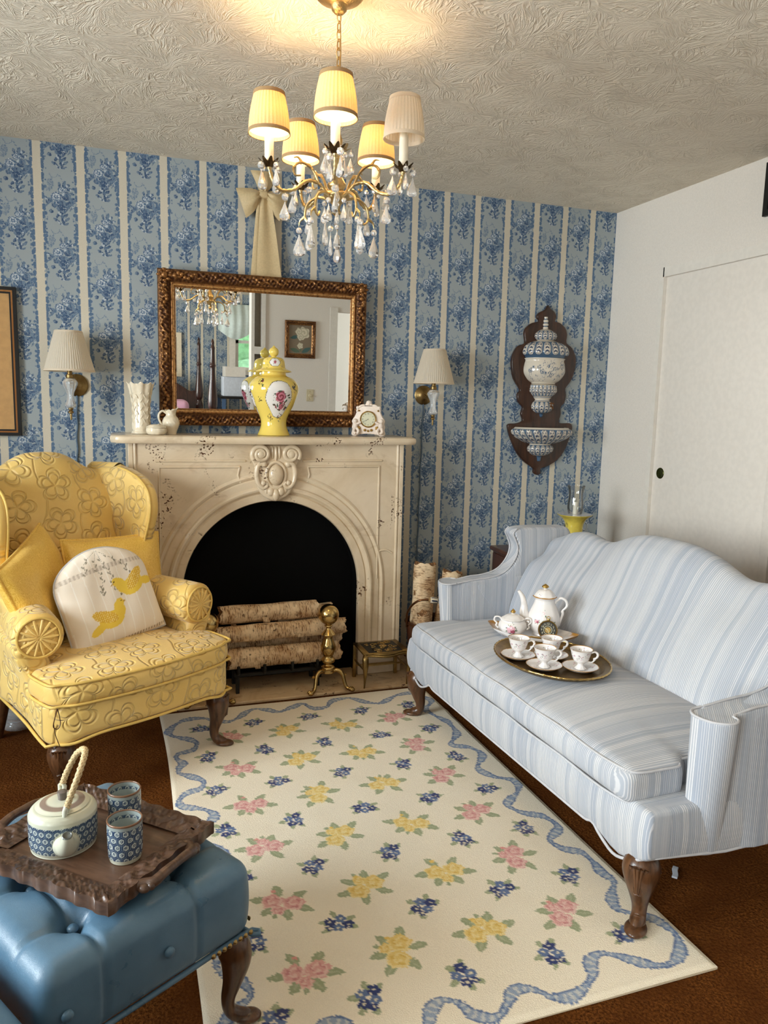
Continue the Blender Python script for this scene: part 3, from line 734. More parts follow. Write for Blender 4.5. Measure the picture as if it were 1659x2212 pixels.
# ------------------------------------------------------------------ chandelier
def pleated_shade(r0, r1, h, n, amp=.0012, z0=0., bulge=.0):
    """pleated lampshade, bottom radius r0 at z0, top radius r1"""
    prof = [(r0+(r1-r0)*k/12+bulge*math.sin(PI*k/12), z0+h*k/12) for k in range(13)]
    return lathe(prof, n*4, mod=lambda t, r, z: (r+amp*math.sin(t*n), z))
def teardrop(L, r, flatk=.6, n=8):
    z = [0, .10, .30, .52, .72, .88, .97, 1]; w = [.08, .16, .42, .74, .98, .92, .5, .02]
    return lathe([(r*b, -L*a) for a, b in zip(z, w)], n)[0]*np.array((1, flatk, 1)), gridf(n, len(z), cu=True)
def bead(r, z, n=8): return lathe([(.0005, z+r), (r*.75, z+r*.7), (r, z), (r*.75, z-r*.7), (.0005, z-r)], n)
def chandelier():
    cx, cy, R = .5865, -1.6041, .1893; ph0 = -1.86707
    t = thing('chandelier', 'gilt five-arm crystal chandelier with cream pleated shades hanging from the ceiling', 'chandelier', (cx, cy, 0))
    g = G().add(lathe([(0, 2.392), (.012, 2.392), (.020, 2.400), (.022, 2.412), (.036, 2.420), (.058, 2.428), (.066, 2.436), (.066, 2.4395), (0, 2.4395)], 36)); g.obj('ceiling_canopy', MT['canopy'], t)
    # chain: alternating oval links
    g = G(); z = 2.395; k = 0
    while z > 2.175:
        P = [(.0062*math.cos(a), 0, .0145*math.sin(a)) for a in np.linspace(0, 2*PI, 16, endpoint=False)]
        g.add(tube(P, .0017, 6, closed=True), T(0, 0, z-.013) @ RZ(90*(k % 2)+20)); z -= .0225; k += 1
    g.add(tube([(.004, 0, 2.39), (.007, .002, 2.3), (.003, -.003, 2.17)], .0012, 5)); ch = g.obj('chain', MT['canopy'], t); ch['kind'] = 'stuff'
    # central column with crown and hub
    prof = cr([(.0, 2.172), (.006, 2.170), (.009, 2.150), (.006, 2.120), (.008, 2.09), (.014, 2.07), (.010, 2.05), (.007, 2.02), (.010, 1.985), (.022, 1.962), (.026, 1.950), (.020, 1.938), (.034, 1.930), (.036, 1.922), (.028, 1.912), (.014, 1.902), (.010, 1.888), (.013, 1.878), (.0, 1.868)], 4)
    G().add(lathe(prof, 24)).obj('central_stem', MT['chand'], t)
    def leafcup(z, r, n, drop=.004):
        def md(th, rr, zz):
            f = .5+.5*math.cos(th*n); k = max(0, (rr-.012))/(r-.012); return rr*(1-.36*k*(1-f)), zz+k*k*.006*f-.004*k*(1-f)
        return lathe([(.006, z-.012), (.011, z-.010), (.014, z-.003), (.020, z+.001), (r*.85, z+.003), (r, z+.004), (r*.85, z+.0015), (.014, z-.001), (.005, z)], n*8, mod=md)
    G().add(leafcup(2.045, .040, 6)).obj('leaf_crown', MT['chand'], t)
    rs = random.Random(5)
    arm_i = []
    for i in range(5):
        a = ph0+i*2*PI/5; ca, sa = math.cos(a), math.sin(a); up = (0, 0, 1)
        rz = lambda pts: [(r*ca, r*sa, z) for r, z in pts]
        g = G(); main = cr(rz([(.026, 1.922), (.050, 1.950), (.085, 1.954), (.120, 1.928), (.155, 1.922), (.178, 1.942), (R-.002, 1.968), (R, 1.982)]), 7); m = len(main)
        rad = .0048+.0010*np.sin(np.arange(m)*2.2); rad[-6:] = np.linspace(.006, .008, 6); g.add(tube(main, rad, 8))
        s1 = cr(rz([(.050, 1.950), (.070, 1.985), (.100, 2.000), (.122, 1.985), (.118, 1.966), (.102, 1.966)]), 6); g.add(tube(s1, np.linspace(.0042, .0024, len(s1)), 7))
        for (r, z, q) in ((.100, 2.000, 1), (.122, 1.985, -1), (.07, 1.985, 1)):
            lf = cr(rz([(r, z), (r+.010*q, z+.012), (r+.022*q, z+.010)]), 4); g.add(tube(lf, np.linspace(.0045, .001, len(lf)), 6))
        b = a+PI/5; cb, sb = math.cos(b), math.sin(b); rb = lambda pts: [(r*cb, r*sb, z) for r, z in pts]
        s2 = cr(rb([(.030, 1.918), (.058, 1.922), (.086, 1.905), (.094, 1.872), (.082, 1.856), (.074, 1.868)]), 6); g.add(tube(s2, np.linspace(.0044, .0028, len(s2)), 7))
        lf = cr(rb([(.094, 1.872), (.108, 1.862), (.112, 1.848)]), 4); g.add(tube(lf, np.linspace(.005, .001, len(lf)), 6))
        g.obj('arm', MT['chand'], t)
        px, py = R*ca, R*sa
        G().add(leafcup(1.988, .030, 8), T(px, py, 0)).obj('candle_cup', MT['bronze'], t)
        G().add(lathe([(0, 1.986), (.0122, 1.986), (.0122, 2.084), (.009, 2.088), (0, 2.088)], 18), T(px, py, 0)).obj('candle_sleeve', MT['candle'], t)
        lit = i != 1
        G().add(lathe([(0, 2.085), (.008, 2.088), (.013, 2.105), (.012, 2.120), (.004, 2.140), (0, 2.145)], 14), T(px, py, 0)).obj('bulb', MT['bulb'] if lit else MT['bulboff'], t)
        sh = G().add(pleated_shade(.0545, .0405, .098, 34, .0009, 2.060, .003), T(px, py, 0)).obj('shade', MT['shade'] if lit else MT['offshade'], t, 180)
        for zz, r in ((2.060, .0548), (2.156, .0412)):
            d = (.0405-.0545)/.098*.009; g = G().add(lathe([(r+.0010, zz-.001), (r+.0018, zz), (r+.0014+d, zz+.009), (r-.0004+d, zz+.009), (r-.0008, zz), (r+.0010, zz-.001)], 48), T(px, py, 0))
            g.obj('shade_trim', MT['shadetrim'] if lit else MT['offshade'], sh)
        if not lit: tag(sh, 'unlit cream shade')
        if lit:
            l = bpy.data.lights.new('bulb_light', 'POINT'); l.energy = 6.0; l.color = (1.0, .70, .37); l.shadow_soft_size = .018
            o = bpy.data.objects.new('bulb_light', l); COL.objects.link(o); o.parent = t; o.location = (px, py, 2.112)
    # crystal drops
    def pris(L, r, nb=1, bead_r=.0075):
        g = G(); z = -.004
        g.add(tube([(0, 0, 0), (0, 0, -.006)], .0006, 4))
        for q in range(nb): g.add(bead(bead_r, z-bead_r-.001)); z -= 2*bead_r+.003
        g.add(teardrop(L, r), T(0, 0, z)); return g
    kinds = {k: pris(*v) for k, v in {'s': (.045, .0130), 'm': (.050, .0150, 1, .0100), 'l': (.060, .0180, 1, .0090), 'f': (.066, .0115, 1, .0085)}.items()}; first = {}
    def hang(k, x, y, z, rz):
        if k not in first: o = kinds[k].obj('crystal_drop', MT['crystal'], t, 20); first[k] = o
        else: o = first[k].copy(); COL.objects.link(o); o.parent = t
        o.location = (x, y, z); o.rotation_euler = (rs.uniform(-.03, .03), rs.uniform(-.05, .05), rz)
    for i in range(5):
        a = ph0+i*2*PI/5
        for q in range(4):
            b = a+q*PI/2+.5; hang('s' if q % 2 else 'm', R*math.cos(a)+.028*math.cos(b), R*math.sin(a)+.028*math.sin(b), 1.990, b)
        b = a+PI/5; hang('l', .112*math.cos(b), .112*math.sin(b), 1.850, b+.4); hang('f', .076*math.cos(b+.25), .076*math.sin(b+.25), 1.866, b)
        hang('m', .145*math.cos(a), .145*math.sin(a), 1.920, a)
        hang('s', .038*math.cos(a+.3), .038*math.sin(a+.3), 2.046, a)
        hang('s', .036*math.cos(b), .036*math.sin(b), 1.918, b)
    g = G().add(teardrop(.060, .0115)).add(bead(.006, -.066)).add(teardrop(.046, .0105), T(0, 0, -.072)).add(bead(.007, -.126)).add(teardrop(.052, .0150, .7), T(0, 0, -.134))
    o = g.obj('centre_drop', MT['crystal'], t, 20); o.location = (-.006, -.030, 1.960); o.rotation_euler.z = 1.0
    return t
chandelier()

# ------------------------------------------------------------------ wall sconces
def sconce(x, name_label, xoff, cordx):
    t = thing('wall_sconce', name_label, 'wall lamp', (x, -.13, 0), 0, 'pair of sconces beside the fireplace')
    pl = G().add(lathe([(0, 0), (.048, 0), (.050, .006), (.044, .012), (.030, .014), (.026, .020), (.012, .024), (0, .026)], 32), T(xoff, .13, 1.410) @ RX(90)); pl.obj('backplate', MT['sconcebrass'], t)
    arm = cr([(xoff, .11, 1.410), (xoff*.8, .06, 1.400), (xoff*.2, .015, 1.415), (0, 0, 1.440)], 6); G().add(tube(arm, .006, 10)).obj('arm', MT['sconcebrass'], t)
    G().add(lathe([(.0, 1.472), (.010, 1.472), (.011, 1.455), (.016, 1.452), (.017, 1.440), (.012, 1.436), (0, 1.436)], 20)).obj('socket', MT['sconcebrass'], t)
    G().add(lathe(cr([(.006, 1.438), (.018, 1.436), (.028, 1.424), (.030, 1.414), (.024, 1.398), (.015, 1.375), (.014, 1.350), (.020, 1.330), (.023, 1.322), (.018, 1.312), (.006, 1.308)], 4), 24, mod=lambda a, r, z: (r*(1+.05*math.cos(a*12)), z))).obj('glass_column', MT['cutglass'], t)
    G().add(lathe([(.0, 1.310), (.010, 1.309), (.011, 1.303), (.006, 1.300), (.011, 1.294), (.012, 1.288), (.005, 1.284), (.004, 1.258), (0, 1.256)], 16)).obj('finial', MT['sconcebrass'], t)
    sh = G().add(pleated_shade(.103, .056, .168, 60, .0015, 1.468)).obj('shade', MT['offshade'], t, 180)
    for z, r in ((1.466, .1035), (1.630, .0570)):
        g = G().add(lathe([(r+.001, z), (r+.0018, z+.004), (r-.001, z+.009), (r-.002, z+.004), (r+.001, z)], 60)); g.obj('shade_trim', MT['offshade'], sh)
    g = G(); x0, x1, z1 = cordx
    n = 60; P = np.array([(xoff+(x1-x0)*k/n+.002*math.sin(k*.5), .1245, 1.365+(z1-1.365)*k/n) for k in range(n+1)])
    g.add(tube(P, .0042+.0008*np.sin(np.arange(n+1)*2.4), 8)); g.obj('cord_cover', MT['cord'], t)
    return t
sconce(-.196, 'wall sconce with cream pleated shade left of the mirror', .020, (0, -.012, .85))
s2 = sconce(1.518, 'wall sconce with cream pleated shade between fireplace and wall fountain', -.004, (0, -.012, .42))
G().add(box(-.030, .018, .124, .129, .60, .612, .002)).obj('tape_strip', MT['tape'], s2); G().add(box(-.024, .016, .124, .129, -.005, .008, .002), T(0, 0, .575) @ RY(30)).obj('tape_strip', MT['tape'], s2)

# ------------------------------------------------------------------ mirror in a carved gilt frame
def ornate_frame(w, h, prof, nl, amp, seed, per=.11):
    """rectangular frame (outer w x h, in x,z, centred, facing -y). prof: list of (inset, height, ornament weight)"""
    g = G(); rs = np.random.RandomState(seed); pr = cr(prof, 5)
    for side in range(4):
        L = w if side % 2 == 0 else h; n = int(nl*L); V = []; PCc = []
        ph = rs.uniform(0, 6, 12)
        for i in range(n+1):
            u = -1+2*i/n
            for (d, y, o) in pr:
                half = L/2-d; s = u*half; q = (d-pr[0][0])/(pr[-1][0]-pr[0][0])
                # running scroll plus leaf lumps
                sc = .30+.17*math.sin(2*PI*s/per+ph[0]); b = math.exp(-((q-sc)/.07)**2)
                sc2 = .30-.17*math.sin(2*PI*s/per+ph[0]+.5); b += .8*math.exp(-((q-sc2)/.05)**2)*(.5+.5*math.sin(2*PI*s/.022))
                b += .5*math.sin(2*PI*s/.031+ph[1])*math.sin(q*22+ph[2])+.35*math.sin(2*PI*s/.017+ph[3]+q*14)
                cen = math.exp(-(s/.07)**2); b += cen*(.6+.4*math.cos(q*30))
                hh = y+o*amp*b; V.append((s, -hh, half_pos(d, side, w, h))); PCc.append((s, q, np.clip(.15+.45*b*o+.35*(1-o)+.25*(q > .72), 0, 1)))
        V = np.array(V); A = RY({0: 0, 1: 90, 2: 180, 3: 270}[side])
        g.add((V, gridf(n+1, len(pr))), A, pc=PCc)
    return g
def half_pos(d, side, w, h): return (h if side % 2 == 0 else w)/2-d
def mirror():
    tl = math.radians(1.5)
    t = thing('wall_mirror', 'large mirror in an ornate dark gilt frame above the fireplace', 'mirror', (.674, -.046, 1.590)); t.rotation_euler.x = tl
    w, h = .990, .704
    pr = [(0, .0, 0), (.001, .022, 0), (.006, .030, .3), (.020, .034, 1), (.038, .034, 1), (.050, .026, .5), (.055, .020, 0), (.059, .026, 0), (.064, .026, 0), (.067, .018, 0), (.071, .020, 0), (.077, .012, 0), (.081, .004, 0)]
    f = ornate_frame(w, h, pr, 300, .0062, 3, .095)
    for sx in (-1, 1):
        for sz in (-1, 1):
            c = (sx*(w/2-.030), -.034, sz*(h/2-.030)); hi = lambda *p: (0, 0, .75)
            f.add(ell(c, .016, .014, .016), pc=hi)
            for k in range(8):
                a = k*PI/4; f.add(ell((c[0]+.024*math.cos(a), -.032, c[2]+.024*math.sin(a)), .012, .010, .007, 10, 6), T(0, 0, 0), pc=hi)
            for k in range(7):
                d = .045+.015*k
                f.add(ell((c[0]-sx*d, -.036, c[2]+.010*sz*math.sin(k*1.3)), .010, .010, .012-.0008*k, 10, 6), pc=hi); f.add(ell((c[0]+.010*sx*math.sin(k*1.3), -.036, c[2]-sz*d), .012-.0008*k, .010, .010, 10, 6), pc=hi)
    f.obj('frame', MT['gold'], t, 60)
    G().add(box(-w/2+.004, w/2-.004, -.004, .006, -h/2+.004, h/2-.004)).obj('backing', MT['black'], t)
    gl = G().add(box(-w/2+.076, w/2-.076, -.0075, -.0045, -h/2+.076, h/2-.076)).obj('mirror_glass', MT['mirror'], t)
    g = G(); d = .067
    for (a, b) in (((-1, -1), (1, -1)), ((1, -1), (1, 1)), ((1, 1), (-1, 1)), ((-1, 1), (-1, -1))):
        p, q = np.array((a[0]*(w/2-d), -.020, a[1]*(h/2-d))), np.array((b[0]*(w/2-d), -.020, b[1]*(h/2-d))); n = int(np.linalg.norm(q-p)/.004)
        P = np.linspace(p, q, n); g.add(tube(P, .0042+.0010*np.sin(np.arange(n)*1.6), 8), pc=lambda *z: (0, 0, .9))
    g.obj('beaded_lip', MT['goldrim'], t)
mirror()

# ------------------------------------------------------------------ picture at the left, dark frame at the top right
def picture():
    t = thing('framed_picture', 'tan matted picture in black and gold frame on wallpaper at left edge', 'picture', (-.735, -.002, 1.501)); w, h = .655, .640
    def ring(d0, d1, y0, y1): return [(-w/2+d0, w/2-d0, -y1, -y0, h/2-d1, h/2-d0), (-w/2+d0, w/2-d0, -y1, -y0, -h/2+d0, -h/2+d1), (-w/2+d0, -w/2+d1, -y1, -y0, -h/2+d1, h/2-d1), (w/2-d1, w/2-d0, -y1, -y0, -h/2+d1, h/2-d1)]
    g = G()
    for b in ring(0, .014, 0, .020)+ring(.020, .028, 0, .014): g.add(box(*b))
    g.obj('frame', MT['blackmetal'], t)
    g = G()
    for b in ring(.013, .021, .002, .017): g.add(box(*b))
    g.obj('gilt_line', MT['goldrim'], t)
    G().add(box(-w/2+.026, w/2-.026, -.008, -.003, -h/2+.026, h/2-.026)).obj('mat_board', MT['tanmat'], t)
picture()
t = thing('framed_picture', 'black frame hanging high on the white wall above the closet door', 'picture', (XR-.001, -1.36, 2.30))
g = G()
for b in ((-.018, 0, -.30, .30, -.11, -.085), (-.018, 0, -.30, .30, .085, .11), (-.018, 0, -.30, -.275, -.085, .085), (-.018, 0, .275, .30, -.085, .085)): g.add(box(*b))
g.obj('frame', MT['blackmetal'], t); G().add(box(-.008, -.002, -.275, .275, -.085, .085)).obj('print', MT['black'], t)

# ------------------------------------------------------------------ ribbon bow over the mirror
def bow():
    t = thing('ribbon_bow', 'beige satin bow with long tails on the wall above the mirror', 'bow', (.664, -.022, 2.314))
    def lobe(pts_top, pts_bot, puff, fold):
        n = 22; A, B = cr(pts_top, 7), cr(pts_bot, 7); m = min(len(A), len(B)); V = []
        k = 15
        for i in range(m):
            u = i/(m-1)
            for j in range(k):
                v = j/(k-1); x, z = A[i]*(1-v)+B[i]*v
                y = -.012-puff*math.sin(PI*v)*math.sin(PI*min(1, u*.8+.12))+fold*math.sin(v*PI*5+u)*(1-u)**1.2; V.append((x, y, z))
        F = gridf(m, k); V = np.array(V); W = V.copy(); W[:, 1] = -.002
        edge = [i*k for i in range(m)]+[(m-1)*k+j for j in range(1, k)]+[i*k+k-1 for i in range(m-2, -1, -1)]
        E = (np.vstack([V[edge], W[edge]]), gridf(2, len(edge))); return (V, F), E
    for s, nm in ((-1, 'loop'), (1, 'loop')):
        g = G()
        for q in lobe([(s*.016, .016), (s*.06, .024), (s*.126, .018)], [(s*.016, -.018), (s*.040, -.074), (s*.078, -.110)], .032, .007): g.add(q)
        # outer rounded edge closes between the two tips
        g.obj(nm, MT['beige'], t, 180)
    g = G()
    for q in lobe([(-.016, .014), (-.036, .060), (-.058, .104)], [(.018, .014), (.044, .050), (.046, .106)], .026, .006): g.add(q)
    g.obj('top_loop', MT['beige'], t, 180)
    for (xa, xb, x2, x3, y, L) in ((-.024, .006, -.060, .028, -.010, .372), (-.012, .030, -.034, .088, -.016, .374)):
        V = []; n, k = 30, 13
        for i in range(n):
            u = i/(n-1)
            for j in range(k):
                v = j/(k-1); a, b = xa+(x2-xa)*u**.8, xb+(x3-xb)*u**.8
                V.append((a+(b-a)*v, y-.006*math.sin(v*PI*2.2)*(1-.6*u)-.004*u, -.010-L*u+.003*math.sin(v*5)*u))
        g = G().add((np.array(V), gridf(n, k))); W = np.array(V); W[:, 1] += .002; g.add((W, [f[::-1] for f in gridf(n, k)])); g.obj('tail', MT['beige'], t, 180)
    G().add(rbox(.046, .026, .034, .012, 2, c=(0, -.018, 0), k=(.3, .6, .85))).obj('knot', MT['beige'], t, 180)
bow()
# ------------------------------------------------------------------ things on the mantel shelf
MZ = 1.2005
WHT, YEL = srgb(236, 232, 226), srgb(240, 212, 104)
def facing(px, py):      # angle (world) from the thing towards the camera
    return math.atan2(-3.7311-py, 0-px)
def spray(A, Z, cx, cz, s, seed, out, cols, n=14, rk=1.0):
    """small painted sprig in (A, Z) surface coordinates"""
    rs = random.Random(seed)
    for k in range(n):
        a = rs.uniform(0, 2*PI); d = rs.uniform(.15, 1)*s; x, z = cx+d*math.cos(a), cz+d*math.sin(a)*1.1; r = rs.uniform(.10, .24)*s*rk; b = rs.uniform(0, PI)
        u = (A-x)*math.cos(b)+(Z-z)*math.sin(b); v = -(A-x)*math.sin(b)+(Z-z)*math.cos(b); m = (np.abs(u/r)**1.4+np.abs(v/(r*.38))**1.4) < 1; out[m] = cols[k % len(cols)]
def paint_rose(A, Z, cx, cz, r, out, cols):
    x, z = A-cx, Z-cz; rr = np.hypot(x, z); th = np.arctan2(z, x); m = rr < r*(1+.12*np.cos(th*5)); q = np.sin(rr/r*11+th); out[m & (q > 0)] = cols[0]; out[m & (q <= 0)] = cols[1]
def ginger_jar():
    x, y = .690, -.170; t = thing('ginger_jar', 'yellow lidded ginger jar with a white floral medallion on the mantel', 'jar', (x, y, MZ)); f = facing(x, y)
    GR, RD, PK_, DK = srgb(52, 84, 60), srgb(130, 52, 60), srgb(208, 120, 138), srgb(70, 56, 40)
    prof = cr([(.0, 0), (.070, 0), (.0745, .004), (.068, .020), (.060, .045), (.061, .075), (.076, .110), (.097, .150), (.1120, .190), (.1170, .218), (.109, .245), (.086, .266), (.062, .276), (.058, .282), (.057, .296), (.056, .300), (.0, .300)], 8); prof = fine(prof, 150, 1)
    V, F = lathe(prof, 220); a = np.arctan2(V[:, 1], V[:, 0])-f; a = (a+PI) % (2*PI)-PI; A = a*.110; Z = V[:, 2]
    c = np.tile(YEL, (len(V), 1)); body = (Z > .03) & (Z < .285)
    def medallion(cx, cz, rx, rz):
        u, v = (A-cx)/rx, (Z-cz)/rz; r = np.hypot(u, v); th = np.arctan2(v, u); R_ = 1-.07*np.abs(np.sin(th*3))+.05*np.abs(np.sin(th))**6; m = (r < R_+.03) & body; c[m] = DK; c[(r < R_) & body] = WHT
    for off in (.0, 2.1, -2.1):
        cx = .028+off*.1; cx = cx if abs(cx) < .31 else cx
        medallion(cx, .168, .067, .084)
        spray(A, Z, cx+.012, .165, .046, 3, c, [GR, GR, DK, GR, RD], 26, 1.3); spray(A, Z, cx-.022, .172, .018, 8, c, [GR, DK], 8)
        paint_rose(A, Z, cx+.006, .180, .025, c, [PK_, RD]); paint_rose(A, Z, cx+.014, .136, .015, c, [PK_, RD]); spray(A, Z, cx+.028, .140, .016, 4, c, [GR, GR, RD], 9); spray(A, Z, cx-.030, .142, .007, 9, c, [RD, DK], 4)
    for k, (ca, cz, s) in enumerate(((-.060, .242, .017), (.105, .222, .018), (-.072, .165, .010), (-.030, .088, .016), (.048, .084, .015), (.16, .15, .015), (-.14, .2, .018))): spray(A, Z, ca, cz, s*1.3, 20+k, c, [DK, GR, DK, RD], 15, 1.5)
    G().add((V, F), col=c).obj('body', MT['glaze'], t, 70)
    prof = cr([(.0, .300), (.056, .300), (.070, .298), (.080, .294), (.0830, .2965), (.078, .301), (.066, .306), (.056, .312), (.0530, .325), (.050, .345), (.040, .357), (.022, .363), (.0, .364)], 8)
    V, F = lathe(prof, 180); a = np.arctan2(V[:, 1], V[:, 0])-f; a = (a+PI) % (2*PI)-PI; A = a*.053; Z = V[:, 2]; c = np.tile(YEL, (len(V), 1)); up = Z > .315
    u, v = (A-.006)/.026, (Z-.337)/.019; r = np.hypot(u, v); th = np.arctan2(v, u); R_ = 1-.08*np.abs(np.sin(th*3)); c[(r < R_+.08) & up] = DK; c[(r < R_) & up] = WHT
    spray(A, Z, .006, .337, .012, 5, c, [GR, RD, DK], 14); paint_rose(A, Z, .006, .338, .007, c, [PK_, RD]); spray(A, Z, -.032, .318, .011, 6, c, [DK, GR, RD], 9); spray(A, Z, .040, .318, .011, 7, c, [DK, GR, RD], 9); spray(A, Z, .045, .345, .008, 11, c, [DK], 6); spray(A, Z, -.035, .347, .008, 12, c, [DK], 6)
    lid = G().add((V, F), col=c).obj('lid', MT['glaze'], t, 70)
    G().add(lathe(cr([(.0, .362), (.011, .362), (.012, .366), (.020, .374), (.0238, .386), (.019, .399), (.008, .408), (.001, .416)], 5), 32), col=YEL).obj('knob', MT['glaze'], lid)
ginger_jar()
def mantel_clock():
    x, y = 1.158, -.180; f = facing(x, y); t = thing('mantel_clock', 'white rococo mantel clock with gilt roses beside the gilt mirror', 'clock', (x, y, MZ), f+PI/2-.12)
    half = [(.0, .172), (.010, .170), (.014, .158), (.024, .150), (.034, .154), (.040, .148), (.046, .140), (.056, .142), (.060, .134), (.058, .122), (.062, .108), (.068, .095), (.076, .084), (.081, .072), (.077, .060), (.080, .045), (.078, .030), (.082, .014), (.078, .003), (.060, .0), (.050, .006), (.030, .010), (.0, .012)]
    pts = half+[(-a, b) for a, b in half[::-1][1:-1]]
    g = G().add(prism(cr(pts, 3, True), .040, .010, 3), T(0, .020, 0))
    for s in (1, -1):     # leaning cherubs at both sides and a crest
        g.add(ell((s*.064, -.024, .074), .011, .010, .011)); g.add(ell((s*.062, -.026, .052), .012, .011, .018)); g.add(tube(cr([(s*.058, -.028, .060), (s*.044, -.030, .064), (s*.036, -.028, .070)], 4), .0055, 8)); g.add(tube(cr([(s*.066, -.026, .040), (s*.070, -.032, .022), (s*.060, -.034, .012)], 4), .0075, 8)); g.add(tube(cr([(s*.056, -.026, .040), (s*.046, -.034, .026), (s*.052, -.034, .012)], 4), .007, 8))
        g.add(tube(cr([(s*.020, -.016, .150), (s*.034, -.018, .148), (s*.050, -.016, .136), (s*.056, -.016, .118)], 4), .006, 8)); g.add(ell((s*.052, -.018, .138), .009, .007, .009))
    g.add(ell((0, -.014, .160), .012, .010, .014)); g.obj('case', MT['bisque'], t, 60)
    g = G()
    for (rx, rz, r) in ((-.046, .040, .010), (.044, .040, .010), (-.016, .030, .007), (0, .026, .006), (.016, .030, .007), (-.046, .124, .005), (.048, .124, .005)):
        for k in range(5): a = k*1.257; g.add(ell((rx+r*.5*math.cos(a), -.023, rz+r*.5*math.sin(a)), r*.5, .005, r*.5, 8, 6))
        g.add(ell((rx, -.026, rz), r*.45, .005, r*.45, 8, 6))
    g.obj('gilt_roses', MT['giltpaint'], t)['kind'] = 'stuff'
    A = T(0, -.021, .083) @ RX(90); G().add(lathe([(.0, .004), (.034, .004), (.034, 0), (0, 0)], 40), A).obj('dial', MT['dial'], t)
    G().add(lathe([(.034, 0), (.039, .001), (.0405, .005), (.037, .009), (.034, .006), (.034, 0)], 48), A).obj('bezel', MT['brass'], t)
    g = G(); num = ['XII', 'I', 'II', 'III', 'IIII', 'V', 'VI', 'VII', 'VIII', 'IX', 'X', 'XI']
    for k, s in enumerate(num): g.add(text_mesh(s, .0085), A @ RZ(-30*k) @ T(0, .0265, .0042))
    g.obj('numerals', MT['ink'], t)['kind'] = 'stuff'
    for nm, L, ang, w in (('hour_hand', .016, -238, .0016), ('minute_hand', .025, -242, .0011)): G().add(rbox(w, L, .0006, .0003, c=(0, L/2-.002, .0052)), A @ RZ(ang)).obj(nm, MT['ink'], t)
    G().add(lathe([(0, .0062), (.0018, .0062), (.0018, .004), (0, .004)], 12), A).obj('hub', MT['ink'], t)
mantel_clock()
def ivory_things():
    x, y = .096, -.145
    def md(a, r, z):
        k = (z/.222); w = max(0, (k-.8)/.2); rr = r*(1+.035*math.cos(a*8)*(.4+k)+.03*w*math.cos(a*8)); return rr, z+w*w*.0035*(math.cos(a*8)+.5*math.cos(a*16))
    prof = cr([(.0, .002), (.040, .0), (.0425, .006), (.040, .013), (.0375, .016), (.040, .030), (.0385, .07), (.0375, .11), (.041, .15), (.0465, .185), (.0535, .214), (.056, .2215), (.053, .221), (.044, .185), (.037, .13), (.036, .03), (.0, .02)], 6)
    g = G().add(lathe(prof, 128, mod=md)); f = facing(x, y)
    for k in range(8):
        a = f+.2+k*PI/4
        for q in range(9):
            z = .04+.018*q; r = .0395+max(0, z-.13)*.14; b = a+.16*(1 if q % 2 else -1); g.add(ell((0, 0, 0), .002, .0030, .011, 8, 6), T(r*math.cos(b), r*math.sin(b), z) @ RZ(math.degrees(b)) @ RX(28 if q % 2 else -28))
    o = g.obj('tall_vase', MT['ivory'], None, 70, (x, y, MZ)); tag(o, 'tall ivory fluted vase at the left end of the mantel', 'vase')
    x, y = .156, -.232; t = thing('trinket_box', 'small round ivory lidded trinket box in front of the tall vase', 'box', (x, y, MZ))
    g = G().add(lathe(cr([(0, 0), (.030, 0), (.040, .006), (.0445, .016), (.0435, .026), (.039, .031), (0, .031)], 5), 48, mod=lambda a, r, z: (r*(1+.012*math.cos(a*9)), z))); g.obj('bowl', MT['ivory'], t)
    G().add(lathe(cr([(0, .031), (.041, .031), (.0425, .0335), (.040, .037), (.036, .0375), (.030, .043), (.012, .047), (0, .047)], 4), 48)).obj('lid', MT['ivory'], t)
    x, y = .222, -.175; t = thing('cream_pitcher', 'small ivory basketweave pitcher below the left corner of the mirror frame', 'pitcher', (x, y, MZ), .15)
    def mp(a, r, z): w = max(0, (z-.080)/.03); return r*(1+.30*w*max(0, math.cos(a))**4+.012*math.sin(a*14+z*260)*(z < .07)), z+.014*w*max(0, math.cos(a))**3+.003*w*math.cos(a*6)
    G().add(lathe(cr([(0, 0), (.022, 0), (.023, .004), (.027, .018), (.036, .040), (.0375, .055), (.032, .072), (.0225, .083), (.021, .092), (.024, .104), (.026, .108), (.0235, .107), (.019, .092), (.019, .083), (.03, .06), (.0, .01)], 6), 84, mod=mp)).obj('body', MT['ivory'], t)
    P = cr([(-.018, 0, .094), (-.036, 0, .104), (-.052, 0, .090), (-.052, 0, .066), (-.038, 0, .040), (-.026, 0, .028)], 6); G().add(tube(P, np.linspace(.0055, .0040, len(P)), 8)).obj('handle', MT['ivory'], t)
ivory_things()

